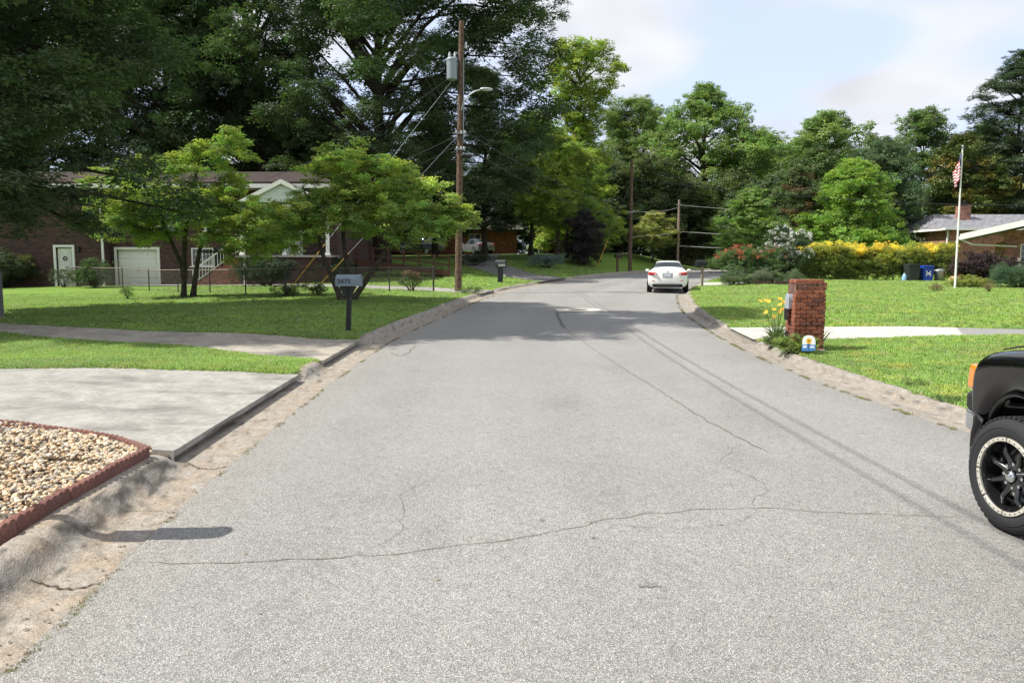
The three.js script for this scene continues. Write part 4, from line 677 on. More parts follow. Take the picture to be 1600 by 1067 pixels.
  const hr = []; const sA = new THREE.Vector3(4.95, 0.95, 1.62), sB = new THREE.Vector3(7.3, 2.6, 1.62); hr.push(bar(sA, sB, 0.05, 0.05), bar(sA.clone().setY(0.3), sB.clone().setY(1.95), 0.03, 0.03), box(0.05, 0.95, 0.05, 4.95, 0, 1.62)); for (let i = 1; i < 15; i++) { const p = sA.clone().lerp(sB, i / 15); hr.push(box(0.02, 0.64, 0.02, p.x, p.y - 0.64, p.z)); } part('stair_railing', merge(hr), M.whiteSoft, h);
}
{ // brick ranch on the right: grey hipped block behind, low gable wing in front
  const h = thing('brick_ranch_house', 'brick ranch house with grey roof, chimney and white eaves behind the dark red shrub', 'house', 30, 0.72, 50);
  const m = 'wall';
  // rear block
  part(m, planar(box(14, 3.95, 7, 10.5, -0.3, -14.5)), M.brickPale, h);
  const hip = (() => { const x0 = 2.95, x1 = 18, z0 = -10.4, z1 = -18.6, yE = 3.62, yR = 4.95, r0 = [4.0, yR, -14.5], r1 = [16.6, yR, -14.5]; const p = []; const tri = (...q) => q.forEach((v) => p.push(...v)); const A = [x0, yE, z0], B = [x1, yE, z0], C = [x1, yE, z1], Dq = [x0, yE, z1]; tri(A, B, r1, A, r1, r0, B, C, r1, C, Dq, r0, C, r0, r1, Dq, A, r0, A, Dq, C, A, C, B); const g = new THREE.BufferGeometry(); g.setAttribute('position', new THREE.Float32BufferAttribute(p, 3)); g.computeVertexNormals(); const uv = []; for (let i = 0; i < p.length; i += 3) uv.push(p[i], p[i + 2] * 1.05); g.setAttribute('uv', new THREE.Float32BufferAttribute(uv, 2)); return g; })();
  const rf = part('roof', hip, M.roofGrey, h); part('fascia', merge([box(15.05, 0.16, 0.05, 10.47, 3.52, -10.37), box(0.05, 0.16, 8.2, 2.93, 3.52, -14.5)]), M.white, rf);
  const ch = part('chimney', planar(box(0.85, 1.7, 0.7, 5.8, 3.9, -13.2)), M.brickPale, rf); part('chimney_cap', merge([box(1.0, 0.08, 0.85, 5.8, 5.6, -13.2), box(0.4, 0.22, 0.4, 5.8, 5.68, -13.2)]), M.darkMetal, ch);
  part('corner_downspout', box(0.1, 3.6, 0.1, 3.4, -0.1, -10.9), M.white, h);
  for (const px of [11.2, 12.2]) part('vent_pipe', rod(new THREE.Vector3(px, 4.1, -12.4), new THREE.Vector3(px, 5.2, -12.4), 0.06), px > 12 ? M.white : M.darkMetal, rf);
  // front wing, turned towards the road: its gable end carries wide white eaves
  const tw = (g) => { g.translate(4.9, 0, -5.6); g.rotateY(-0.5); g.translate(-4.9, 0, 5.6); return g; }, TW = new THREE.Matrix4().makeTranslation(-4.9, 0, 5.6).multiply(new THREE.Matrix4().makeRotationY(-0.5)).multiply(new THREE.Matrix4().makeTranslation(4.9, 0, -5.6));
  part(m, tw(wallWithOpenings(-2.7, 12, -0.4, 2.35, [[-1.9, 0.0, 0.7, 2.1]], 0.25).translate(0, 0, 3.4)), M.brickPale, h);
  part(m, tw(planar(box(0.25, 2.7, 10, -2.57, -0.4, -1.9))), M.brickPale, h);
  { const q = windowPart(h, 0, 0.7, 1.9, 1.4, 6, 4, 0), v = new THREE.Vector3(-1.9 + 4.9, 0.7, 3.34 - 5.6).applyAxisAngle(new THREE.Vector3(0, 1, 0), -0.5); q.position.set(v.x - 4.9, v.y, v.z + 5.6); q.rotation.y = -0.5; }
  const wr = part('wing_roof', (() => { const pos = []; const q = (a, b, c, d) => [a, b, c, a, c, d].forEach((v) => pos.push(...v)); const x0 = -4.9, xm = 5.5, x1 = 16, yE = 2.42, yM = 4.9, t = 0.16, zf = 5.6, zb = -6.2; q([x0, yE + t, zf], [xm, yM + t, zf], [xm, yM + t, zb], [x0, yE + t, zb]); q([xm, yM + t, zf], [x1, yE + t, zf], [x1, yE + t, zb], [xm, yM + t, zb]); q([xm, yM, zf], [x0, yE, zf], [x0, yE, zb], [xm, yM, zb]); q([x1, yE, zf], [xm, yM, zf], [xm, yM, zb], [x1, yE, zb]); const g = new THREE.BufferGeometry(); g.setAttribute('position', new THREE.Float32BufferAttribute(pos, 3)); g.computeVertexNormals(); const uv = []; for (let i = 0; i < pos.length; i += 3) uv.push(pos[i], pos[i + 2]); g.setAttribute('uv', new THREE.Float32BufferAttribute(uv, 2)); return tw(g); })(), M.roofGrey, h);
  part('soffit', extrude([[-4.85, 2.40], [5.5, 4.86], [16, 2.40], [16, 2.36], [5.5, 4.82], [-4.85, 2.36]], 2.05).translate(0, 0, 3.5).applyMatrix4(TW), M.whiteSoft, wr);
  part('bargeboard', extrude([[-4.95, 2.30], [5.5, 4.78], [16, 2.3], [16, 2.62], [5.5, 5.1], [-4.95, 2.62]], 0.05).translate(0, 0, 5.61).applyMatrix4(TW), M.white, wr);
  part('gable_wall', planar(extrude([[-2.7, 2.36], [12.0, 2.36], [10.0, 3.6], [5.5, 4.7], [1.9, 3.75], [-2.7, 2.7]], 0.24).translate(0, 0, 3.16)).applyMatrix4(TW), M.brickPale, h);
  part('eave_gutter', merge([box(0.14, 0.14, 11.8, -4.98, 2.34, -0.3, 0.03), rod(new THREE.Vector3(-4.95, 2.36, 5.3), new THREE.Vector3(-4.3, 2.05, 5.1), 0.05), rod(new THREE.Vector3(-4.3, 2.05, 5.1), new THREE.Vector3(-2.1, 1.95, 3.5), 0.045)]).applyMatrix4(TW), M.white, wr);
  part('porch_post', box(0.12, 2.9, 0.12, 1.6, -0.4, 5.2).applyMatrix4(TW), M.white, h);
}
{ // brick house under the trees, and the small white house far down
  const b = thing('brick_house', 'low red brick house in deep shade behind the silver sedan', 'house', -7.5, 2.55, 79);
  part('wall', wallWithOpenings(-8, 8, -0.8, 2.6, [[-3.4, -2.2, 0.9, 2.1], [3.2, 4.4, 0.9, 2.1]], 0.25), std({ map: brickTexture([112, 58, 44], [110, 96, 86], 7), roughness: 0.95 }), b);
  part('wall', planar(box(16, 3.4, 0.25, 0, -0.8, -7)), M.brickPale, b); for (const s of [-1, 1]) part('wall', planar(box(0.25, 3.4, 6.6, s * 7.87, -0.8, -3.6)), M.brickPale, b);
  windowPart(b, -3.4, 0.9, 1.2, 1.2, 2, 2, -0.1); windowPart(b, 3.2, 0.9, 1.2, 1.2, 2, 2, -0.1);
  const rf = part('roof', merge([slope(-8.6, 8.6, 0.7, 2.6, -3.5, 4.1, 0.14), slope(-8.6, 8.6, -7.7, 2.6, -3.5, 4.1, 0.14)]), M.roofDark, b); part('fascia', box(17.2, 0.18, 0.05, 0, 2.52, 0.72), M.white, rf);
  part('gable_wall', extrude([[-7.1, 2.55], [0.1, 2.55], [-3.5, 4.05]], 0.2).rotateY(-Math.PI / 2).translate(-7.7, 0, 0), M.whiteSoft, b);
  const w = thing('white_house', 'small white house with brown roof glimpsed between far tree trunks', 'house', 4.6, 2.3, 88);
  part('wall', wallWithOpenings(-1.6, 4, -0.8, 2.3, [[-1.1, 0.2, 0, 1.9]], 0.25), M.white, w); part('wall', box(0.25, 3.1, 6, -1.48, -0.8, -3.3), M.white, w); part('wall', box(0.25, 3.1, 6, 3.88, -0.8, -3.3), M.white, w);
  part('garage_door', box(1.3, 1.9, 0.06, -0.45, 0, -0.2), paint(0x7a4a2c, 0.7), w);
  const r2 = part('roof', merge([slope(-2.3, 4.6, 0.8, 2.25, -3.2, 3.5, 0.12), slope(-2.3, 4.6, -7.0, 2.25, -3.2, 3.5, 0.12)]), M.roofBrown, w); part('fascia', box(6.9, 0.16, 0.05, 1.15, 2.17, 0.83), M.whiteSoft, r2);
}
{ // red brown timber ramp and rail beside the left house
  const x = -8.2, d = 45.5, y = ground(-6, 45) - 0.05, t = thing('wooden_ramp', 'red brown timber ramp with railing beside the brick house porch', 'ramp', x, y, d), m = std({ color: lin(0.10, 0.045, 0.03), roughness: 0.85 });
  const A = (u) => new THREE.Vector3(lerp(-2.4, 4.6, u), lerp(1.15, 0.3, u), 0);
  for (let i = 0; i < 9; i++) { const p = A(i / 8); part('post', box(0.1, p.y + 1.0, 0.1, p.x, 0, 0.02), m, t); }
  part('top_rail', bar(A(0).setY(2.1), A(1).setY(1.25), 0.12, 0.05), m, t); part('middle_rail', bar(A(0).setY(1.65), A(1).setY(0.8), 0.04, 0.1), m, t);
  part('rim_board', bar(A(0), A(1), 0.05, 0.26), m, t); for (let i = 0; i < 34; i++) { const p = A((i + 0.5) / 34); part('plank', box(0.185, 0.035, 1.3, p.x, p.y + 0.13, -0.7), m, t); }
}

// ------------------------------------------------------------------ street furniture
const woodMap = texture([256, 1024], (u, v, o, i, j) => { const g = 0.8 + 0.25 * tile(u, v * 0.2, 30, 2) + 0.2 * tile(u, v, 5, 4) + (hash(i, j >> 4) - 0.5) * 0.3; o[0] = 118 * g; o[1] = 95 * g; o[2] = 78 * g; });
M.poleWood = std({ map: woodMap, roughness: 0.95 }); M.poleGrey = std({ map: woodMap, color: lin(2.3, 2.8, 3.2), roughness: 0.95 });
M.galv = std({ color: 0x9aa0a4, roughness: 0.45, metalness: 0.7 }); M.wire = std({ color: 0x2b2c2e, roughness: 0.6 }); M.guard = paint(0xd0a32a, 0.5); M.porcelain = paint(0xc9cdd0, 0.3);
const font = await new FontLoader().loadAsync('fonts/droid/droid_sans_bold.typeface.json');
function text(str, size, depth = 0.004) { const g = new TextGeometry(str, { font, size, depth, curveSegments: 4 }); g.computeBoundingBox(); const b = g.boundingBox; g.translate(-(b.min.x + b.max.x) / 2, -(b.min.y + b.max.y) / 2, 0); return g; }
function pole(label, x, d, H, r0, r1, mat, leanX = 0) { const y = ground(x, d) - 0.3, t = thing('utility_pole', label, 'utility pole', x, y, d, 0, 'utility poles along the street'); const pts = [], rs = []; for (let i = 0; i <= 8; i++) { pts.push(new THREE.Vector3(leanX * i / 8, (H + 0.3) * i / 8, 0)); rs.push(lerp(r0, r1, i / 8)); } part('shaft', limb(pts, rs, 14), mat, t); part('pole_cap', new THREE.SphereGeometry(r1 * 1.01, 12, 6, 0, 6.29, 0, 1.57).scale(1, 0.3, 1).translate(leanX, H + 0.3, 0), mat, t); return t; }
const near = pole('tall brown utility pole with grey transformer and street lamp arm', -2.3, 33.6, 11.1, 0.155, 0.11, M.poleWood, 0.22);
{
  const t = near, can = new THREE.Group(); can.name = 'transformer'; can.position.set(0.02, 9.05, 0.06); t.add(can);
  const tank = new THREE.LatheGeometry([[0, 0], [0.2, 0], [0.225, 0.03], [0.225, 0.76], [0.24, 0.77], [0.24, 0.83], [0.2, 0.88], [0, 0.9]].map((p) => new THREE.Vector2(...p)), 28);
  part('tank', tank, std({ color: 0x8d979e, roughness: 0.5, metalness: 0.25 }), can); for (const s of [-0.1, 0.12]) { const g = []; for (let k = 0; k < 4; k++) g.push(new THREE.CylinderGeometry(0.045, 0.055, 0.035, 12).translate(s, 0.9 + k * 0.05, 0)); g.push(new THREE.CylinderGeometry(0.02, 0.025, 0.26, 8).translate(s, 1.0, 0)); part('bushing', merge(g), M.porcelain, can); }
  part('lifting_lug', merge([box(0.04, 0.12, 0.04, -0.24, 0.7, 0), box(0.04, 0.12, 0.04, 0.0, 0.7, 0.24)]), M.galv, can); part('bracket', merge([box(0.12, 0.08, 0.3, 0.14, 0.2, -0.1), box(0.12, 0.08, 0.3, 0.14, 0.75, -0.1)]), M.galv, can);
  can.position.x = -0.18;
  const arm = part('lamp_arm', tube([new THREE.Vector3(0.2, 7.8, 0.12), new THREE.Vector3(0.35, 8.2, 0.2), new THREE.Vector3(0.75, 8.52, 0.3), new THREE.Vector3(1.05, 8.58, 0.36)], 0.03, 20, 8), M.galv, t);
  part('lamp_head', (() => { const g = new THREE.SphereGeometry(1, 20, 10); g.scale(0.28, 0.075, 0.12); g.rotateZ(-0.05); g.translate(1.25, 8.6, 0.38); return g; })(), std({ color: 0xaeb4b6, roughness: 0.4, metalness: 0.4 }), arm);
  for (const [y, w] of [[6.85, 0.5], [6.2, 0.42]]) { const g = part('cable_bracket', merge([box(w, 0.05, 0.06, 0.12, y, 0.12), box(0.05, 0.16, 0.05, 0.12 + w / 2, y - 0.05, 0.12)]), M.galv, t); for (const s of [-0.2, 0.1, 0.3]) part('insulator', new THREE.CylinderGeometry(0.03, 0.04, 0.09, 10).translate(0.12 + s * w * 1.4, y + 0.09, 0.12), M.porcelain, g); }
  part('conduit', merge([rod(new THREE.Vector3(0.27, 6.6, 0.1), new THREE.Vector3(0.3, 9.9, 0.06), 0.02)]), M.galv, t); part('splice_case', new THREE.CapsuleGeometry(0.09, 0.3, 4, 10).rotateZ(1.5).translate(0.4, 5.95, 0.1), M.black, t);
  part('top_insulator', merge([rod(new THREE.Vector3(0.26, 10.4, 0), new THREE.Vector3(0.36, 10.4, 0), 0.02), new THREE.CylinderGeometry(0.045, 0.06, 0.25, 12).translate(0.39, 10.45, 0)]), M.porcelain, t);
}
const mid = pole('dark slender utility pole beyond the bend without transformer', 8.35, 56, 7.8, 0.14, 0.1, M.poleWood, 0.03);
part('crossarm', box(0.5, 0.06, 0.06, 0, 4.4, 0.12), M.galv, mid);
const pale = pole('short pale grey utility pole behind the white sedan', 14.0, 67, 5.6, 0.12, 0.09, M.poleGrey, 0.05);
part('crossarm', box(0.5, 0.06, 0.06, 0, 5.5, 0.12), M.galv, pale);

M.wirePale = std({ color: 0xa3a29c, roughness: 0.6 });
function span(label, a, b, sag, r = 0.014, group = 'overhead wires') { const p = []; for (let i = 0; i <= 16; i++) { const t = i / 16, v = a.clone().lerp(b, t); v.y -= sag * 4 * t * (1 - t); p.push(v); } return single('power_line', tube(p, r, 40, 5), /pale pole/.test(label) ? M.wirePale : M.wire, label, 'wire', group); }
const N = (dx, y) => P(-2.3 + dx, ground(-2.3, 33.6) + y, 33.6);
span('upper wire running from the transformer pole back over the kerb', N(0.05, 6.7), P(-2.3, 7.6, -14), 0.55, 0.012);
span('lower parallel wire running from the transformer pole back over the kerb', N(-0.03, 6.55), P(-2.42, 7.42, -14), 0.58, 0.011);
span('service wire sloping down left from the transformer to the brick house', N(-0.2, 8.9), P(-13.4, 5.9, 41.5), 0.5, 0.013);
span('service wire running left from the middle of the transformer pole', N(0, 6.5), P(-12.0, 4.9, 41.0), 0.3, 0.012);
span('short service wire down to the porch gable', N(0, 6.1), P(-11.6, 4.7, 42), 0.4, 0.01);
span('top wire from the transformer pole to the slender pole', N(0.3, 10.4), P(8.4, 8.6, 56), 0.7, 0.016);
span('middle wire from the transformer pole to the slender pole', N(0.3, 6.7), P(8.4, 5.6, 56), 0.5, 0.018);
span('low wire from the transformer pole to the slender pole', N(0.3, 6.1), P(8.3, 4.9, 56), 0.6, 0.014);
span('long top wire crossing from the slender pole to above the flagpole', P(8.4, 7.6, 56), P(46, 5.8, 54), 0.8, 0.022);
span('long wire crossing the wood from the treetops to the ranch house', P(8.4, 8.7, 56), P(34, 4.2, 60), 0.9, 0.016);
span('top wire from the pale pole toward the ranch house', P(14, 6.6, 67), P(46, 5.6, 68), 0.4, 0.02);
span('second wire from the pale pole behind the hedge', P(14, 4.4, 67), P(46, 3.9, 68), 0.4, 0.03);
span('third wire from the pale pole behind the hedge', P(14, 3.2, 67), P(46, 2.6, 68), 0.3, 0.03);
span('wire joining the slender pole and the pale pole', P(8.4, 5.4, 56), P(14, 6.4, 67), 0.2, 0.016);
span('low wire joining the slender pole and the pale pole', P(8.4, 3.6, 56), P(14, 4.4, 67), 0.1, 0.016);
// guy wires with yellow guards
function guy(label, top, foot, guardLen) { const t = thing('guy_wire', label, 'guy wire', foot.x, foot.y, -foot.z, 0, 'guy wires with yellow guards'); const v = top.clone().sub(foot), n = v.clone().normalize(); part('strand', rod(new THREE.Vector3(), v, 0.006, 0.006, 6), M.galv, t); part('guard', rod(n.clone().multiplyScalar(0.1), n.clone().multiplyScalar(guardLen), 0.02, 0.02, 8), M.guard, t); return t; }
guy('long guy wire with yellow guard leaning left of the dogwood stems', N(-0.05, 8.9), at(-8.3, 28.8), 2.5);
guy('guy wire with orange yellow guard between the dogwood stems', N(-0.05, 6.4), at(-7.3, 28.4), 2.3);
guy('guy wire with yellow guard beside the purple tree', P(8.35, 7.4, 56), at(5.9, 55.5), 2.4);

// ------------------------------------------------------------------ mailboxes
function archBox(w, h, l, r = 12) { const s = new THREE.Shape(); s.moveTo(-w / 2, 0); s.lineTo(w / 2, 0); s.lineTo(w / 2, h - w / 2); s.absarc(0, h - w / 2, w / 2, 0, Math.PI, false); s.lineTo(-w / 2, 0); const g = new THREE.ExtrudeGeometry(s, { depth: l - 0.02, bevelEnabled: true, bevelSize: 0.008, bevelThickness: 0.01, bevelSegments: 2, curveSegments: r }); g.translate(0, 0, -l / 2 + 0.01); return g; }
function mailbox(label, x, d, turn, o) {                                        // its door faces local +z
  const t = thing('mailbox', label, 'mailbox', x, ground(x, d) - 0.05, d, turn, 'mailboxes along the street'), H = o.H, mt = o.mat;
  part('post', box(o.post ?? 0.1, H + 0.05, o.post ?? 0.1, 0, 0, o.postZ ?? -0.08), o.postMat ?? M.black, t).rotation.x = o.lean ?? 0;
  const b = part('box', archBox(o.w, o.h, o.l).translate(0, H + 0.05, 0), mt, t);
  part('door', archBox(o.w + 0.015, o.h + 0.012, 0.03).translate(0, H + 0.045, o.l / 2), mt, b); part('latch', box(0.03, 0.03, 0.04, 0, H + o.h - 0.01, o.l / 2 + 0.03, 0.006), mt, b);
  if (o.brace) part('support', merge([box(o.w * 0.6, 0.04, o.l * 0.6, 0, H + 0.0, 0)].concat(o.brace === 2 ? [extrude([[-0.09, -0.2], [0.04, -0.2], [0.14, 0], [-0.17, 0]], 0.08, 0.005).translate(0, H + 0.0, -0.04).rotateY(-Math.PI / 2)] : [])), o.postMat ?? M.black, t);
  if (o.digits) for (const s of o.sides ?? [-1]) part('house_number', text(o.digits, o.size).rotateY(s * Math.PI / 2).translate(s * (o.w / 2 + 0.008), H + 0.05 + o.h * 0.42, o.digitZ ?? 0), o.ink, b);
  if (o.flag !== false) part('flag', merge([box(0.008, 0.05, 0.2, o.w / 2 + 0.015, H + 0.12, 0.0)]), paint(0xb0261c, 0.5), b);
  return t;
}
const boxGrey = std({ color: 0x76828e, roughness: 0.45, metalness: 0.3 });
mailbox('grey metal mailbox numbered 3475 on a leaning black post', -3.52, 17.0, Math.PI * 0.46, { H: 1.0, w: 0.2, h: 0.23, l: 0.52, mat: boxGrey, post: 0.09, postZ: -0.03, brace: 2, lean: 0.05, digits: '3475', size: 0.10, sides: [-1], digitZ: -0.07, ink: paint(0x30343a, 0.6), flag: false });
mailbox('dark arched mailbox at the left frame edge above the rock bed', -3.39, 4.72, Math.PI / 2, { H: 1.27, w: 0.19, h: 0.32, l: 0.52, mat: std({ color: 0x34373c, roughness: 0.5, metalness: 0.2 }), postZ: -0.1, flag: false });
{ const x = -0.6, d = 40, t = thing('mailbox', 'solid black boxed mailbox pillar numbered 3485 on the far left lawn', 'mailbox', x, ground(x, d) - 0.03, d, 0.15, 'mailboxes along the street'), m = paint(0x22242a, 0.55); part('post', box(0.26, 0.82, 0.24, 0, 0, 0, 0.015), m, t); const b = part('box', archBox(0.34, 0.4, 0.5).rotateY(1.2).translate(0.05, 0.8, 0), m, t); part('house_number', text('3485', 0.12).translate(0.03, 0.93, 0.29), M.white, b); part('number_plate', box(0.36, 0.17, 0.012, 0.03, 0.845, 0.27), m, b); part('newspaper_tube', new THREE.CylinderGeometry(0.06, 0.06, 0.3, 14).rotateX(1.57).translate(0.2, 0.4, 0.05), M.whiteSoft, t); }
mailbox('small brown mailbox on a post at the end of the left lawn', 7.4, 55, Math.PI * 0.6, { H: 0.95, w: 0.22, h: 0.26, l: 0.5, mat: paint(0x3a2a24, 0.7), postMat: M.poleWood, post: 0.12, brace: true });
mailbox('black mailbox with white number on a pale post behind the white sedan', 9.0, 37.7, -Math.PI * 0.42, { H: 0.95, w: 0.24, h: 0.28, l: 0.5, mat: M.black, postMat: M.poleGrey, post: 0.1, digits: '3480', size: 0.11, sides: [-1], ink: M.white, flag: false });

// ------------------------------------------------------------------ brick pillar with a letterbox
{
  const x = 5.2, d = 13.95, t = thing('brick_mailbox_pillar', 'weathered red brick mailbox pillar beside the right driveway', 'mailbox', x, ground(x, d) - 0.04, d, -0.03), r = randomFrom(77);
  const mats = [[0.40, 0.125, 0.065], [0.46, 0.15, 0.08], [0.33, 0.105, 0.06], [0.42, 0.145, 0.085], [0.25, 0.095, 0.065], [0.5, 0.18, 0.1]].map((c, i) => std({ color: lin(...c), roughness: 0.95, map: null }));
  const grime = texture(256, (u, v, o, i, j) => { const g = 205 + tile(u, v, 9, 2) * 40 + (hash(i, j) - 0.5) * 60 - (tile(u, v, 5, 7) > 0.45 ? 70 : 0); o[0] = o[1] = o[2] = g; }); for (const m of mats) { m.map = grime; m.bumpMap = grime; m.bumpScale = 0.004; }
  const mortar = std({ color: lin(0.24, 0.13, 0.095), roughness: 1, map: grime });
  const W = 0.52, Dp = 0.46, rows = 17, ch = 0.069; const g0 = [planar(new RoundedBoxGeometry(0.197, 0.062, 0.094, 2, 0.006), 4), planar(new RoundedBoxGeometry(0.197, 0.061, 0.094, 1, 0.01), 3), planar(new RoundedBoxGeometry(0.194, 0.063, 0.095, 2, 0.008), 5)], gHalf = planar(new RoundedBoxGeometry(0.096, 0.062, 0.094, 2, 0.007), 4);
  part('footing', box(W + 0.06, 0.09, Dp + 0.06, 0, 0, 0, 0.02), std({ map: concreteMap, color: lin(0.8, 0.75, 0.68), roughness: 1 }), t); part('mortar_core', merge([box(W - 0.03, rows * ch - 0.02, Dp - 0.03, 0, 0.08, 0)]), mortar, t);
  for (let k = 0; k < rows; k++) {
    const y = 0.08 + ch * (k + 0.5) + 0.005, inset = k > rows - 4 ? 0.012 * (k - rows + 4) : 0, bulge = 0.012 * Math.sin(k / rows * 3.1), w = W / 2 + bulge - inset, q = Dp / 2 + bulge * 0.6 - inset * 0.6;
    const put = (px, pz, turn, half) => { const b = part('brick', half ? gHalf : g0[Math.floor(r() * 3)], mats[Math.floor(r() * mats.length)], t); b.position.set(px + (r() - 0.5) * 0.008 + (k / rows) * 0.012, y + (r() - 0.5) * 0.004, pz + (r() - 0.5) * 0.008); b.rotation.y = turn + (r() - 0.5) * 0.03; b.rotation.z = (r() - 0.5) * 0.02; };
    for (const s of [1, -1]) { const sh = k % 2 ? 0 : 0.1; for (let i = 0; i < 3; i++) { const px = -w + 0.1 + i * 0.207 + (sh ? -0.0 : 0); if (k % 2) { put(px - (i === 2 ? 0.05 : 0), s * (q - 0.047), 0, i === 2); } else { put(px + (i === 0 ? -0.05 : -0.104), s * (q - 0.047), 0, i === 0); } } if (!(k % 2)) put(w - 0.1, s * (q - 0.047), 0, false); }
    for (const s of [1, -1]) { if (s < 0 && k >= 10 && k <= 14) { put(s * (w - 0.047), q - 0.1, Math.PI / 2, true); put(s * (w - 0.047), -q + 0.1, Math.PI / 2, true); continue; } put(s * (w - 0.047), 0.1 + (k % 2 ? 0.02 : -0.03), Math.PI / 2, false); put(s * (w - 0.047), -0.105 + (k % 2 ? 0.02 : -0.03), Math.PI / 2, k % 2 === 0); }
  }
  for (let i = 0; i < 5; i++) for (let j = 0; j < 2; j++) { const b = part('brick', g0[(i + j) % 3], mats[(i * 2 + j) % 6], t); b.position.set(-0.19 + i * 0.098, 0.08 + rows * ch + 0.02, -0.11 + j * 0.21); b.rotation.y = Math.PI / 2 + (r() - 0.5) * 0.02; }
  const lb = part('letterbox', archBox(0.17, 0.24, 0.3).rotateY(-Math.PI / 2).translate(-0.17, 0.8, 0), std({ color: 0xa9b4be, roughness: 0.35, metalness: 0.5 }), t); part('letterbox_door', archBox(0.19, 0.26, 0.02).rotateY(-Math.PI / 2).translate(-0.325, 0.795, 0), std({ color: 0xb8c0c8, roughness: 0.35, metalness: 0.4 }), lb);
  part('open_flap', box(0.02, 0.2, 0.17, -0.335, 0.59, 0.0, 0.006).rotateZ(-0.0), M.black, lb); part('hose_reel_ring', new THREE.TorusGeometry(0.1, 0.012, 6, 20).rotateY(1.4).translate(-0.3, 0.3, -0.05), M.darkMetal, t);
}
{ // small yard sign at the foot of the pillar
  const x = 5.02, d = 13.25, t = thing('yard_sign', 'small white and blue yard sign with a yellow flower before the brick pillar', 'sign', x, ground(x, d) - 0.02, d, -0.25);
  const c = document.createElement('canvas'); c.width = c.height = 256; const g = c.getContext('2d'); g.fillStyle = '#eef1f2'; g.fillRect(0, 0, 256, 256); g.fillStyle = '#4e86c6'; g.fillRect(0, 150, 256, 106); g.fillStyle = '#dfe8f0'; g.fillRect(20, 165, 70, 40); g.fillRect(150, 170, 80, 34); g.fillStyle = '#e8b62a'; for (let k = 0; k < 9; k++) { g.beginPath(); g.ellipse(128 + 34 * Math.cos(k * 0.698), 92 + 30 * Math.sin(k * 0.698), 20, 14, k * 0.698, 0, 7); g.fill(); } g.fillStyle = '#b5801a'; g.beginPath(); g.arc(128, 92, 20, 0, 7); g.fill(); g.strokeStyle = '#23384e'; g.lineWidth = 12; g.beginPath(); g.moveTo(128, 128); g.lineTo(128, 240); g.moveTo(92, 146); g.lineTo(164, 146); g.stroke();
  const tx = new THREE.CanvasTexture(c); tx.colorSpace = THREE.SRGBColorSpace; tx.magFilter = THREE.LinearFilter;
  const s = new THREE.Shape(); s.moveTo(-0.13, 0); s.lineTo(0.13, 0); s.lineTo(0.12, 0.2); s.quadraticCurveTo(0.11, 0.31, 0, 0.31); s.quadraticCurveTo(-0.11, 0.31, -0.12, 0.2); s.closePath(); const pg = new THREE.ExtrudeGeometry(s, { depth: 0.008, bevelEnabled: false, curveSegments: 10 }); const pp = pg.attributes.position, uv = []; for (let i = 0; i < pp.count; i++) uv.push(pp.getX(i) / 0.26 + 0.5, pp.getY(i) / 0.31); pg.setAttribute('uv', new THREE.Float32BufferAttribute(uv, 2)); part('panel', pg.translate(0, 0.12, 0), std({ map: tx, roughness: 0.5 }), t); part('stake', rod(new THREE.Vector3(0, -0.1, -0.006), new THREE.Vector3(0, 0.34, -0.006), 0.006), M.darkMetal, t); t.scale.setScalar(0.86);
}

// ------------------------------------------------------------------ chain link fence
{
  const pts = [[-28, 45], [-8.1, 28.2], [-3.3, 33.2]], t = thing('chain_link_fence', 'low weathered chain link fence crossing the left lawn before the brick house', 'fence', 0, 0, 0), H = 0.98, m = std({ color: 0x4d4a45, roughness: 0.7, metalness: 0.5 }), wires = [];
  for (let s = 0; s < 2; s++) {
    const [ax, ad] = pts[s], [bx, bd] = pts[s + 1], L = Math.hypot(bx - ax, bd - ad), n = Math.round(L / 2.6), q = (u) => at(lerp(ax, bx, u), lerp(ad, bd, u));
    for (let i = s ? 1 : 0; i <= n; i++) { const p = q(i / n), end = (s === 1 && i === n) || (s === 0 && i === n); part('post', merge([rod(p.clone().setY(p.y - 0.1), p.clone().setY(p.y + H + 0.02), end ? 0.04 : 0.026), new THREE.SphereGeometry(end ? 0.045 : 0.03, 8, 6).translate(p.x, p.y + H + 0.03, p.z)]), m, t); }
    part('top_rail', tube(Array.from({ length: n + 1 }, (_, i) => q(i / n).add(new THREE.Vector3(0, H, 0))), 0.02, n * 4, 6), s ? m : std({ color: 0x857b70, roughness: 0.6, metalness: 0.5 }), t);
    const pitch = 0.09, N2 = Math.round(L / pitch), W = H / L; for (let i = -Math.round(H / pitch); i < N2; i++) for (const f of [0, 1]) { let u0 = i / N2, u1 = u0 + W, y0 = 0.03, y1 = H - 0.02; if (u0 < 0) { y0 = lerp(y0, y1, -u0 / W); u0 = 0; } if (u1 > 1) { y1 = lerp(y0, y1, (1 - u0) / (u1 - u0)); u1 = 1; } const a = q(f ? u1 : u0), b = q(f ? u0 : u1); a.y += y0; b.y += y1; wires.push(rod(a, b, 0.0028, 0.0028, 3)); }
  }
  part('chain_link_mesh', merge(wires), std({ color: 0x6a6862, roughness: 0.6, metalness: 0.6 }), t).userData.kind = 'stuff';
}
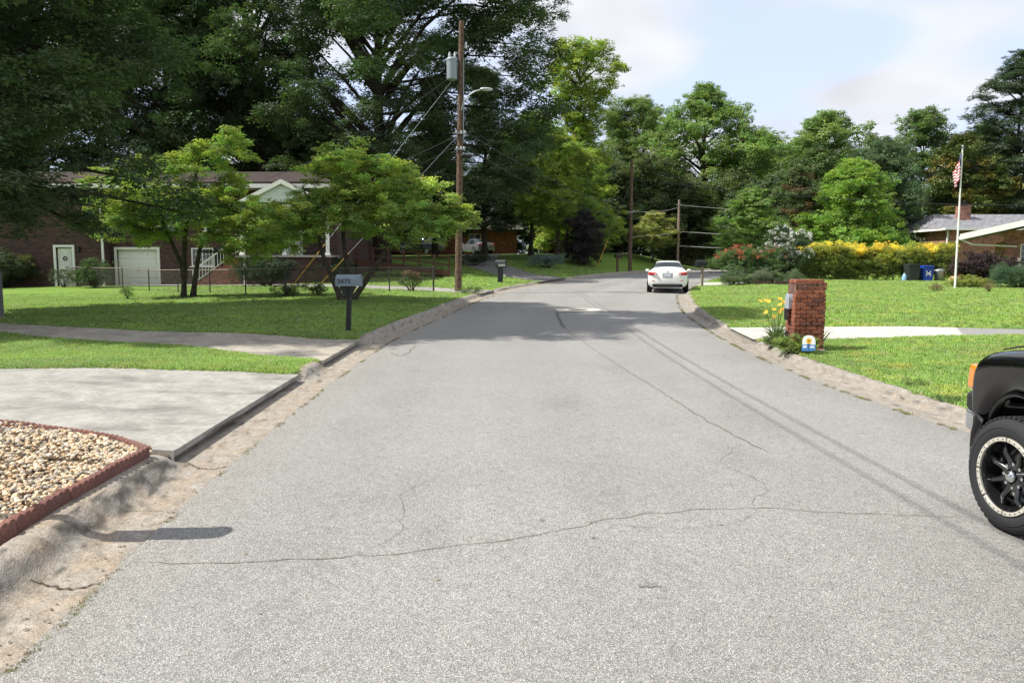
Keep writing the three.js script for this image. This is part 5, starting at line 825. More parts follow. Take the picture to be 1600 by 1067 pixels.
// ------------------------------------------------------------------ flagpole and flag
{
  const x = 19.2, d = 34.2, t = thing('flagpole', 'white metal flagpole standing on the right lawn', 'flagpole', x, ground(x, d) - 0.05, d); part('shaft', limb([0, 2, 4, 6.0].map((y) => new THREE.Vector3(0, y, 0)), [0.045, 0.04, 0.034, 0.028], 10), M.white, t); part('finial', merge([new THREE.CylinderGeometry(0.05, 0.05, 0.05, 12).translate(0, 6.02, 0), new THREE.SphereGeometry(0.055, 14, 10).translate(0, 6.1, 0)]), M.galv, t); part('cleat', box(0.03, 0.16, 0.05, 0, 1.2, 0.05, 0.01), M.galv, t);
  const c = document.createElement('canvas'); c.width = 512; c.height = 272; const g = c.getContext('2d'); for (let i = 0; i < 13; i++) { g.fillStyle = i % 2 ? '#efeeee' : '#b5273c'; g.fillRect(0, i * 272 / 13, 512, 22); } g.fillStyle = '#33386b'; g.fillRect(0, 0, 205, 272 * 7 / 13); g.fillStyle = '#f2f2f2'; for (let r = 0; r < 9; r++) for (let k = 0; k < (r % 2 ? 5 : 6); k++) { const cx = 18 + k * 34 + (r % 2 ? 17 : 0), cy = 14 + r * 15; g.beginPath(); for (let q = 0; q < 10; q++) { const a = q * Math.PI / 5 - Math.PI / 2, R = q % 2 ? 2.6 : 6.4; g[q ? 'lineTo' : 'moveTo'](cx + R * Math.cos(a), cy + R * Math.sin(a)); } g.fill(); }
  const tx = new THREE.CanvasTexture(c); tx.colorSpace = THREE.SRGBColorSpace; tx.magFilter = THREE.LinearFilter;
  // hanging limp: the fly end droops down beside the pole in folds
  const pos = [], uv = [], idx = [], A = 40, B = 20; for (let i = 0; i <= A; i++) for (let j = 0; j <= B; j++) { const u = i / A, v = j / B; const fold = Math.sin(u * 15 + v * 2.5) * 0.05 * Math.min(1, u * 5), X = -0.03 - u * (0.2 + 0.1 * v) + 0.07 * Math.sin(u * 15 + 1.3) * u, Y = -0.95 * (1 - v) - u * (0.80 - 0.25 * (1 - v)) - 0.03 * Math.sin(u * 9 + v * 4), Z = fold + 0.05 * Math.cos(u * 11) * u; pos.push(X, Y, Z); uv.push(u, v); if (i < A && j < B) { const a = i * (B + 1) + j, b = a + B + 1; idx.push(a, b, a + 1, a + 1, b, b + 1); } }
  const fg = new THREE.BufferGeometry(); fg.setAttribute('position', new THREE.Float32BufferAttribute(pos, 3)); fg.setAttribute('uv', new THREE.Float32BufferAttribute(uv, 2)); fg.setIndex(idx); fg.computeVertexNormals();
  const f = single('flag', fg, std({ map: tx, roughness: 0.85, side: THREE.DoubleSide }), 'striped red and white flag with starred blue canton hanging limp on the flagpole', 'flag'); f.position.set(x, t.position.y + 5.85, -d + 0.02);
}
// ------------------------------------------------------------------ bins by the hedge
function bin(label, x, d, w, h, mat, o = {}) {
  const t = thing('wheelie_bin', label, 'bin', x, ground(x, d) - 0.01, d, o.turn ?? 0); const s = extrude([[-w * 0.40, 0.06], [w * 0.40, 0.06], [w * 0.5, h * 0.9], [-w * 0.5, h * 0.9]], w * 0.92, 0.02).translate(0, 0, -w * 0.46); const b = part('body', s, mat, t);
  part('lid', merge([box(w * 1.1, 0.07, w * 1.1, 0, h * 0.91, 0, 0.025), box(w * 0.9, 0.05, 0.06, 0, h * 0.94, -w * 0.58, 0.02)]), mat, t); for (const q of [-1, 1]) part('wheel', new THREE.CylinderGeometry(0.12, 0.12, 0.06, 16).rotateZ(Math.PI / 2).translate(q * w * 0.44, 0.12, -w * 0.4), M.black, t);
  if (o.mark) { const ring = [new THREE.TorusGeometry(0.1, 0.022, 6, 18, 4.2).rotateZ(2.7).translate(0, h * 0.62, 0), box(0.3, 0.05, 0.012, 0, h * 0.44, 0), box(0.05, 0.12, 0.012, -0.11, h * 0.34, 0), box(0.05, 0.12, 0.012, 0.11, h * 0.34, 0)]; const m = part('printed_mark', merge(ring), M.white, b); m.position.z = w * 0.5 + 0.0; m.scale.z = 0.4; }
  if (o.label) part('label_plate', box(0.2, 0.42, 0.01, 0.06, h * 0.22, w * 0.5 - 0.01), paint(0x6c746f, 0.7), b);
  return t;
}
bin('dark green wheeled trash bin before the yellow hedge', 22.35, 44.2, 0.62, 1.0, paint(0x27302c, 0.6), { label: true }); bin('blue wheeled recycling bin with white mark next to the green bin', 23.15, 44.2, 0.56, 0.9, paint(0x1f43a8, 0.5), { mark: true });
{ const t = thing('trash_can', 'small round grey trash can beside the blue recycling bin', 'bin', 23.95, ground(23.95, 44.3), 44.3); part('body', new THREE.LatheGeometry([[0.0, 0.02], [0.2, 0.02], [0.25, 0.6], [0.265, 0.62]].map((p) => new THREE.Vector2(...p)), 24), M.galv, t); part('lid', new THREE.LatheGeometry([[0.28, 0.58], [0.28, 0.63], [0.1, 0.7], [0.0, 0.71]].map((p) => new THREE.Vector2(...p)), 24), M.galv, t); part('handle', new THREE.TorusGeometry(0.06, 0.01, 6, 14, 3.14).translate(0, 0.7, 0), M.darkMetal, t); }
{ const t = thing('water_jug', 'pale blue plastic jug at the left of the green bin', 'jug', 21.85, ground(21.85, 44), 44); part('body', new THREE.LatheGeometry([[0, 0], [0.1, 0], [0.12, 0.05], [0.12, 0.3], [0.05, 0.4], [0.03, 0.42]].map((p) => new THREE.Vector2(...p)), 18), paint(0x8db9dc, 0.4), t); part('cap', new THREE.CylinderGeometry(0.035, 0.035, 0.04, 14).translate(0, 0.44, 0), M.white, t); }
{ const t = thing('tarp_heap', 'low tan and red heap lying on the grass beside the bins', 'heap', 24.55, ground(24.5, 43.4), 43.4, 0.3); const sk = new THREE.SphereGeometry(1, 24, 14, 0, 6.29, 0, 1.6); const p = sk.attributes.position; for (let i = 0; i < p.count; i++) { const k = 1 + 0.16 * n3(p.getX(i) * 2, p.getY(i) * 2, p.getZ(i) * 2); p.setXYZ(i, p.getX(i) * 0.62 * k, p.getY(i) * 0.36 * k, p.getZ(i) * 0.4 * k); } sk.computeVertexNormals(); part('tan_cover', sk, paint(0xb48f6c, 0.9), t); part('red_tub', box(0.5, 0.3, 0.5, 0.45, 0.1, 0, 0.08).rotateZ(0.2), paint(0xa82a26, 0.5), t); part('handle', tube([new THREE.Vector3(0.6, 0.3, 0), new THREE.Vector3(0.85, 0.7, 0), new THREE.Vector3(0.9, 1.0, 0)], 0.03, 14, 8), paint(0x8a2020, 0.5), t); }

// ------------------------------------------------------------------ cars
M.tyre = std({ color: 0x17171a, roughness: 0.85 }); M.chrome = std({ color: 0xd6d8da, roughness: 0.12, metalness: 1 }); M.carGlass = std({ color: lin(0.012, 0.018, 0.02), roughness: 0.05 }); M.tail = phys({ color: lin(0.42, 0.012, 0.015), roughness: 0.12, clearcoat: 1 }); M.plastic = paint(0x1b1c1f, 0.6);
function wheelGeo(r, w) { const p = [[r * 0.62, -w / 2], [r * 0.9, -w / 2], [r * 0.97, -w * 0.42], [r, -w * 0.3], [r, w * 0.3], [r * 0.97, w * 0.42], [r * 0.9, w / 2], [r * 0.62, w / 2], [r * 0.62, -w / 2]]; return new THREE.LatheGeometry(p.map((q) => new THREE.Vector2(...q)), 40).rotateX(Math.PI / 2); }
// stations along the car, rear to front: s, half width, bottom, belt, top, half roof
function carShell(st, glassRows) {
  const ring = ([s, w, yb, yB, yT, wr]) => [[0, yb], [w * 0.84, yb], [w * 0.96, yb + 0.10], [w, yb + 0.28], [w * 0.995, yB - 0.14], [w * 0.97, yB - 0.03], [w * 0.925, yB], [lerp(w * 0.925, wr, 0.5) + 0.012, lerp(yB, yT, 0.5)], [wr, yT - 0.07 * clamp((yT - yB) / 0.4)], [wr * 0.88, yT - 0.018], [wr * 0.5, yT], [0, yT + 0.006]].map(([x, y]) => new THREE.Vector3(x, y, s));
  const fine = []; const n = st.length; const sub = 5;
  const cat = (a, b, c, d, t) => 0.5 * (2 * b + (c - a) * t + (2 * a - 5 * b + 4 * c - d) * t * t + (3 * b - a - 3 * c + d) * t * t * t);
  for (let i = 0; i < n - 1; i++) for (let k = 0; k < sub; k++) { const t = k / sub, A = st[Math.max(0, i - 1)], B = st[i], C = st[i + 1], Dq = st[Math.min(n - 1, i + 2)]; fine.push([i + t, B.map((_, q) => lerp(cat(A[q], B[q], C[q], Dq[q], t), lerp(B[q], C[q], t), q === 0 ? 1 : 0.45))]); }
  fine.push([n - 1, st[n - 1]]);
  const rings = fine.map(([, v]) => ring(v)), body = [], glass = [];
  for (let i = 0; i < rings.length - 1; i++) for (let j = 0; j < 11; j++) {
    const f = fine[i][0], isGlass = glassRows(f, j); const t = isGlass ? glass : body, a = rings[i][j], b = rings[i][j + 1], c = rings[i + 1][j + 1], d = rings[i + 1][j];
    for (const s of [1, -1]) { const m = (v) => [v.x * s, v.y, -v.z]; (s > 0 ? [a, b, c, a, c, d] : [a, c, b, a, d, c]).forEach((v) => t.push(...m(v))); }
  }
  for (const [r, dir] of [[rings[0], 1], [rings[rings.length - 1], -1]]) { const c = new THREE.Vector3(0, (r[0].y + r[11].y) / 2, r[0].z); for (let j = 0; j < 11; j++) for (const s of [1, -1]) { const q = s * dir > 0 ? [c, r[j + 1], r[j]] : [c, r[j], r[j + 1]]; q.forEach((v) => body.push(v.x * s, v.y, -v.z)); } }
  const make = (p) => { const g = new THREE.BufferGeometry(); g.setAttribute('position', new THREE.Float32BufferAttribute(p, 3)); g.computeVertexNormals(); return toCreasedNormals(g, 0.6); };
  return [make(body), make(glass)];
}
function car(name, label, x, d, heading, bodyMat, o = {}) {                      // origin under the rear bumper; drives towards local -z
  const t = thing(name, label, 'car', x, o.y ?? ground(x, d), d, heading), hs = o.tall ?? 0;
  const st = [[0, 0.78, 0.40, 0.86, 0.93, 0.62], [0.03, 0.835, 0.33, 0.93, 1.0, 0.66], [0.14, 0.87, 0.27, 0.965, 1.05, 0.68], [0.5, 0.885, 0.25, 0.965, 1.075, 0.66], [0.82, 0.905, 0.22, 0.96, 1.10, 0.61], [1.38, 0.91, 0.22, 0.95, 1.37, 0.55], [1.85, 0.91, 0.22, 0.94, 1.435, 0.55], [2.5, 0.91, 0.22, 0.94, 1.43, 0.555], [3.0, 0.905, 0.22, 0.935, 1.33, 0.56], [3.6, 0.90, 0.22, 0.92, 1.03, 0.66], [4.1, 0.88, 0.24, 0.87, 0.955, 0.66], [4.5, 0.82, 0.27, 0.76, 0.84, 0.6], [4.64, 0.66, 0.36, 0.6, 0.66, 0.48]].map((v) => (hs ? [v[0] * 0.98, v[1] * 1.03, v[2] + 0.06, v[3] + hs * 0.4, v[0] < 1.0 ? (v[0] < 0.3 ? v[4] + hs * 0.55 + v[0] * 1.2 : 1.42 + hs) : v[4] + hs * (v[0] > 3.5 ? 0.45 : 1), v[5] * 1.08] : v));
  const [body, glass] = carShell(st, (f, j) => (j >= 6 && j <= 7 && f >= 4.2 && f < 8.8 && Math.abs(f - 6.6) > 0.11) || (j >= 8 && ((f >= 4.15 && f < 4.85) || (f >= 8.15 && f < 8.9))));
  const shell = part('body', body, bodyMat, t); part('windows', glass, M.carGlass, t).userData.label = 'dark tinted car windows';
  const y = hs ? 0.25 : 0;
  for (const s of [-1, 1]) {
    for (const z of [0.95, 3.72]) { const w = new THREE.Group(); w.name = 'wheel'; w.position.set(s * 0.81, 0.325, -z); t.add(w); part('tyre', wheelGeo(0.325, 0.22).rotateY(Math.PI / 2 - Math.PI / 2).rotateY(Math.PI / 2), M.tyre, w); const sp = [new THREE.CylinderGeometry(0.05, 0.05, 0.03, 12).rotateZ(Math.PI / 2).translate(s * 0.1, 0, 0), new THREE.TorusGeometry(0.2, 0.014, 8, 30).rotateY(Math.PI / 2).translate(s * 0.1, 0, 0)]; for (let k = 0; k < 10; k++) sp.push(box(0.03, 0.19, 0.03, s * 0.095, 0.02, 0).rotateX(k * Math.PI / 5)); part('rim', merge(sp), M.steel, w); part('brake_disc', new THREE.CylinderGeometry(0.2, 0.2, 0.02, 24).rotateZ(Math.PI / 2), M.plastic, w); part('wheel_arch', new THREE.RingGeometry(0.33, 0.385, 30, 1, 0, Math.PI).rotateY(s * Math.PI / 2).translate(s * 0.102, 0, 0), M.plastic, w); }
    const tl = part('tail_light', (() => { const g = new RoundedBoxGeometry(0.38, 0.15, 0.16, 3, 0.045); const p = g.attributes.position; for (let i = 0; i < p.count; i++) { const q = (p.getX(i) + 0.19) / 0.38; p.setZ(i, p.getZ(i) - q * q * 0.075); p.setY(i, p.getY(i) * (0.72 + 0.4 * q) + q * 0.02); } g.computeVertexNormals(); if (s < 0) g.scale(-1, 1, 1); if (s < 0) { const ix = g.index; if (ix) { const a = ix.array; for (let i = 0; i < a.length; i += 3) { const m = a[i]; a[i] = a[i + 1]; a[i + 1] = m; } } g.computeVertexNormals(); } return g.translate(s * 0.66, 0.84 + y, -0.012); })(), M.tail, t); part('white_lens', box(0.1, 0.04, 0.03, s * 0.53, 0.795 + y, 0.062, 0.012), M.whiteSoft, tl);
    part('side_mirror', (() => { const g = new THREE.SphereGeometry(0.1, 14, 10); g.scale(1, 0.65, 0.55); return g.translate(s * 0.98, 0.98 + y, -3.05); })(), bodyMat, t);
    part('reflector', box(0.12, 0.03, 0.02, s * 0.62, 0.52, 0.0, 0.008), M.tail, t); part('headlight', box(0.3, 0.1, 0.12, s * 0.6, 0.66 + y, -4.5, 0.03), M.chrome, t);
    part('exhaust', new THREE.CylinderGeometry(0.045, 0.045, 0.12, 16, 1, true).rotateX(Math.PI / 2).translate(s * 0.58, 0.34, 0.0), M.chrome, t);
  }
  part('bumper_valance', box(1.3, 0.14, 0.14, 0, 0.27, -0.055, 0.03), M.plastic, t);
  const plate = part('licence_plate', box(0.31, 0.15, 0.015, 0, 0.71 + y, 0.012, 0.004), std({ color: 0xb9bfc4, roughness: 0.5 }), t); part('plate_recess', box(0.44, 0.21, 0.02, 0, 0.68 + y, -0.003, 0.006), std({ color: 0x9b9ea1, roughness: 0.5 }), shell);
  part('trunk_trim', box(0.62, 0.03, 0.03, 0, 0.905 + y, -0.03, 0.01), M.chrome, shell); part('rear_seats', merge([box(1.05, 0.22, 0.12, 0, 1.02, -1.35, 0.04), box(0.24, 0.14, 0.08, -0.33, 1.22, -1.4, 0.04), box(0.24, 0.14, 0.08, 0.33, 1.22, -1.4, 0.04)]), M.plastic, t);
  part('trunk_badge', new THREE.TorusGeometry(0.045, 0.01, 6, 18).scale(1, 0.75, 1).translate(0, 0.96 + y, 0.0), M.chrome, shell);
  return t;
}
const whitePaint = phys({ color: lin(0.80, 0.80, 0.79), roughness: 0.35, clearcoat: 1, clearcoatRoughness: 0.05 });
car('white_sedan', 'white four door sedan with red tail lights parked by the right kerb', 6.62, 33.6, -11.5 * Math.PI / 180, whitePaint, { y: rise(33.6) + 0.03 }).scale.setScalar(0.96);
car('silver_sedan', 'silver sedan parked on the upper driveway behind the utility pole', -2.3, 72.5, 28 * Math.PI / 180, phys({ color: lin(0.24, 0.25, 0.27), roughness: 0.3, metalness: 0.5, clearcoat: 1 }), { y: ground(-2.3, 72) + 0.03 });
car('dark_hatchback', 'dark high bodied car in deep shade left of the silver sedan', -6.6, 73, 62 * Math.PI / 180, phys({ color: lin(0.012, 0.013, 0.016), roughness: 0.3, clearcoat: 1 }), { y: ground(-6.6, 73) + 0.02, tall: 0.22 });

// black pickup truck at the right edge: local +x is forward, z = 0 its left flank
{
  const t = thing('pickup_truck', 'black pickup truck with chrome bumper and black riveted rim at the right edge', 'truck', 3.1, rise(4.8) + 0.025, 4.8, 82 * Math.PI / 180);
  const black = phys({ color: lin(0.003, 0.003, 0.004), roughness: 0.05, specularIntensity: 0.7 }), W = 1.84, R = 0.365;
  const s = new THREE.Shape(), A = 0.475; s.moveTo(0.66, 0.60); s.lineTo(0.68, 0.78); s.bezierCurveTo(0.69, 0.98, 0.64, 1.06, 0.45, 1.10); s.bezierCurveTo(0.2, 1.15, -0.3, 1.19, -0.62, 1.20); s.lineTo(-2.9, 1.20); s.lineTo(-2.92, 1.27); s.lineTo(-4.78, 1.27); s.lineTo(-4.82, 0.62); s.lineTo(-4.4, 0.5);
  s.lineTo(-3.55 - A, 0.44); s.absarc(-3.55, R + 0.03, A, Math.PI, 0, true); s.lineTo(-3.05, 0.42); s.lineTo(-A - 0.02, 0.42); s.lineTo(-A, R + 0.03); s.absarc(0, R + 0.03, A, Math.PI, 0, true); s.lineTo(A + 0.02, 0.56); s.closePath();
  const bv = 0.11; const g = new THREE.ExtrudeGeometry(s, { depth: W - 2 * bv, bevelEnabled: true, bevelSize: bv, bevelThickness: bv, bevelOffset: -bv, bevelSegments: 7, curveSegments: 28 }); g.translate(0, 0, bv);
  const body = part('body', toCreasedNormals(g, 0.5), black, t);
  for (const [cx] of [[0], [-3.55]]) for (const q of [0, 1]) part('fender_lip', new THREE.TorusGeometry(A + 0.005, 0.018, 8, 36, Math.PI).translate(cx, R + 0.03, q ? W - 0.045 : 0.045), black, body);
  part('wheel_well', merge([0, -3.55].map((cx) => new THREE.CylinderGeometry(A - 0.01, A - 0.01, W - 0.5, 26, 1, true, Math.PI * 0.5, Math.PI).rotateX(Math.PI / 2).translate(cx, R + 0.03, W / 2))), M.plastic, t);
  part('hood_seam', tube([[0.62, 1.098, 0.2], [0.2, 1.165, 0.17], [-0.58, 1.205, 0.15]].map((p) => new THREE.Vector3(...p)), 0.006, 12, 5), M.plastic, body);
  // bumper wrapping round the corner, in three bands
  const band = (off, y0, y1, round, mat, name, shrink = 0) => { const sh = new THREE.Shape(); const e = 0.02 + shrink; sh.moveTo(0.60, e); sh.lineTo(0.72 + off, e); sh.quadraticCurveTo(0.90 + off, e + 0.02, 0.95 + off, e + 0.24); sh.quadraticCurveTo(1.02 + off, W / 2, 0.95 + off, W - e - 0.24); sh.quadraticCurveTo(0.90 + off, W - e - 0.02, 0.72 + off, W - e); sh.lineTo(0.60, W - e); sh.closePath(); const q = new THREE.ExtrudeGeometry(sh, { depth: y1 - y0 - 2 * round, bevelEnabled: true, bevelSize: round, bevelThickness: round, bevelOffset: -round, bevelSegments: 4, curveSegments: 16 }); q.translate(0, 0, round); q.rotateX(Math.PI / 2).scale(1, -1, 1); const ix = q.index ?? null; const p = q.attributes.position; if (!ix) for (let i = 0; i < p.count; i += 3) { const a = [p.getX(i + 1), p.getY(i + 1), p.getZ(i + 1)], b = [p.getX(i + 2), p.getY(i + 2), p.getZ(i + 2)]; p.setXYZ(i + 1, ...b); p.setXYZ(i + 2, ...a); } q.computeVertexNormals(); q.translate(0, y0, 0); return part(name, toCreasedNormals(q, 0.6), mat, t); };
  // the shape lies in (x, z); after the turn y runs up
  band(-0.03, 0.66, 0.78, 0.03, M.plastic, 'bumper_pad'); band(-0.03, 0.525, 0.66, 0.015, std({ color: 0xc4c8cc, roughness: 0.16, metalness: 0.9 }), 'chrome_bumper'); band(-0.07, 0.33, 0.525, 0.03, std({ color: 0x37393d, roughness: 0.5 }), 'lower_valance', 0.02);
  part('turn_signal', (() => { const q = new RoundedBoxGeometry(0.11, 0.18, 0.13, 3, 0.03); const p = q.attributes.position; for (let i = 0; i < p.count; i++) p.setX(i, p.getX(i) - p.getY(i) * 0.18); q.computeVertexNormals(); return q.translate(0.635, 0.905, 0.068); })(), phys({ color: lin(0.75, 0.22, 0.015), roughness: 0.15, clearcoat: 1 }), t);
  part('headlight', (() => new RoundedBoxGeometry(0.12, 0.17, 0.34, 3, 0.03).translate(0.645, 0.9, 0.33))(), phys({ color: 0xdfe4e8, roughness: 0.08, metalness: 0.6, clearcoat: 1 }), t); part('headlight', (() => new RoundedBoxGeometry(0.12, 0.17, 0.34, 3, 0.03).translate(0.645, 0.9, W - 0.33))(), phys({ color: 0xdfe4e8, roughness: 0.08, metalness: 0.6, clearcoat: 1 }), t);
  part('grille', merge([0, 1, 2, 3].map((k) => box(0.06, 0.03, 0.8, 0.67, 0.8 + k * 0.055, W / 2, 0.01))), M.chrome, t);
  // cab
  const cs = new THREE.Shape(); cs.moveTo(-0.5, 1.16); cs.quadraticCurveTo(-0.95, 1.62, -1.3, 1.72); cs.quadraticCurveTo(-2.0, 1.78, -2.6, 1.72); cs.quadraticCurveTo(-2.85, 1.6, -2.88, 1.16); cs.closePath(); const cg = new THREE.ExtrudeGeometry(cs, { depth: W - 0.56, bevelEnabled: true, bevelSize: 0.13, bevelThickness: 0.2, bevelOffset: -0.13, bevelSegments: 5, curveSegments: 14 }).translate(0, 0, 0.28); const cab = part('cab', toCreasedNormals(cg, 0.5), black, t);
  for (const z of [0.085, W - 0.085]) part('side_window', extrude([[-0.78, 1.24], [-1.25, 1.62], [-2.5, 1.62], [-2.65, 1.24]], 0.02, 0.008).rotateX(z < 1 ? 0.12 : -0.12).translate(0, z < 1 ? 0.0 : 0.0, z + (z < 1 ? -0.12 : 0.1)), M.carGlass, cab); part('windscreen', bar(new THREE.Vector3(-0.6, 1.27, W / 2), new THREE.Vector3(-1.15, 1.66, W / 2), W - 0.55, 0.02), M.carGlass, cab);
  part('door_handle', box(0.16, 0.04, 0.03, -2.3, 1.05, 0.0, 0.01), M.plastic, body); part('door_mirror', new THREE.SphereGeometry(0.12, 14, 10).scale(0.6, 0.9, 1).translate(-0.95, 1.3, -0.14), black, body);
  // wheels
  const rimBlack = phys({ color: lin(0.01, 0.01, 0.011), roughness: 0.22, clearcoat: 1 }), lip = std({ color: 0xd8d4c8, roughness: 0.3, metalness: 0.55 });
  const tread = texture([512, 64], (u, v, o) => { const k = Math.abs(((u * 70 + Math.abs(v - 0.5) * 3) % 1) - 0.5) < 0.16 || Math.abs(v - 0.35) < 0.03 || Math.abs(v - 0.65) < 0.03 ? 60 : 200; o[0] = o[1] = o[2] = k; }, { color: false });
  const tyreMat = std({ color: 0x222326, roughness: 0.82 });
  function wheel(x, z, flip) {
    const w = new THREE.Group(); w.name = 'wheel'; w.position.set(x, R, z); if (flip) w.rotation.y = Math.PI; t.add(w); const T = 0.27;
    const prof = [[0.243, 0.02], [0.25, 0.006], [0.285, -0.004], [0.325, 0.004], [0.352, 0.03], [R - 0.003, 0.055], [R, 0.08], [R, T - 0.08], [0.352, T - 0.03], [0.32, T], [0.25, T], [0.24, T - 0.02]];
    const tg = new THREE.LatheGeometry(prof.map((q) => new THREE.Vector2(...q)), 64).rotateX(Math.PI / 2); part('tyre', tg, tyreMat, w);
    const blocks = []; for (let k = 0; k < 56; k++) for (const [zz, l] of [[0.062, 0.045], [0.12, 0.05], [0.18, 0.045]]) { const b = new THREE.BoxGeometry(0.028, 0.014, l); b.translate(0, R + 0.002, zz); b.rotateZ((k + (zz > 0.1 && zz < 0.15 ? 0.5 : 0)) / 56 * Math.PI * 2); blocks.push(b); } part('tread_blocks', merge(blocks), tyreMat, w).userData.kind = 'stuff';
    part('raised_lettering_band', new THREE.TorusGeometry(0.303, 0.0035, 6, 60).translate(0, 0, -0.001), tyreMat, w);
    const barrel = new THREE.LatheGeometry([[0.238, 0.012], [0.222, 0.02], [0.212, 0.10], [0.205, 0.2], [0.1, 0.205], [0.0, 0.205]].map((q) => new THREE.Vector2(...q)), 48).rotateX(Math.PI / 2); const rim = part('rim', barrel, rimBlack, w);
    for (let k = 0; k < 8; k++) { const a0 = k * Math.PI / 4 + 0.03, a1 = (k + 1) * Math.PI / 4 - 0.03, sh = new THREE.Shape(); sh.absarc(0, 0, 0.243, a0, a1, false); sh.absarc(0, 0, 0.2205, a1, a0, true); sh.closePath(); part('rim_lip_plate', new THREE.ExtrudeGeometry(sh, { depth: 0.012, bevelEnabled: true, bevelSize: 0.002, bevelThickness: 0.003, bevelSegments: 1, curveSegments: 10 }).translate(0, 0, 0.0), lip, rim); for (let q = 0; q < 4; q++) { const a = lerp(a0, a1, (q + 0.5) / 4); part('rivet', new THREE.SphereGeometry(0.0045, 8, 6).translate(Math.cos(a) * 0.232, Math.sin(a) * 0.232, -0.003), M.plastic, rim); } }
    for (let k = 0; k < 8; k++) { const a = k * Math.PI / 4 + 0.39, c = Math.cos(a), sn = Math.sin(a), V = (r, dz, off = 0) => new THREE.Vector3(c * r - sn * off, sn * r + c * off, dz); part('spoke', merge([limb([V(0.05, 0.075), V(0.1, 0.07), V(0.15, 0.05), V(0.20, 0.07), V(0.216, 0.1)], [0.03, 0.021, 0.017, 0.02, 0.026], 8)]), rimBlack, rim); part('lug_nut', new THREE.CylinderGeometry(0.010, 0.012, 0.03, 6).rotateX(Math.PI / 2).translate(Math.cos(a + 0.39) * 0.075, Math.sin(a + 0.39) * 0.075, 0.07), M.chrome, rim); }
    part('hub_cap', new THREE.LatheGeometry([[0, 0.0], [0.022, 0.002], [0.036, 0.012], [0.04, 0.03], [0.042, 0.09]].map((q) => new THREE.Vector2(...q)), 28).rotateX(Math.PI / 2).translate(0, 0, 0.02), M.chrome, rim); part('hub', new THREE.CylinderGeometry(0.062, 0.07, 0.1, 24).rotateX(Math.PI / 2).translate(0, 0, 0.11), rimBlack, rim);
    return w;
  }
  wheel(0, -0.03, false).rotation.y = 0.26; wheel(-3.55, -0.02, false); wheel(0, W + 0.03, true).rotation.y = Math.PI + 0.26; wheel(-3.55, W + 0.02, true);
  part('axle', merge([rod(new THREE.Vector3(0, R, 0.2), new THREE.Vector3(0, R, W - 0.2), 0.05), rod(new THREE.Vector3(-3.55, R, 0.2), new THREE.Vector3(-3.55, R, W - 0.2), 0.06)]), M.plastic, t);
  part('underbody', box(5.2, 0.12, W - 0.7, -1.9, 0.42, W / 2), M.plastic, t);
}

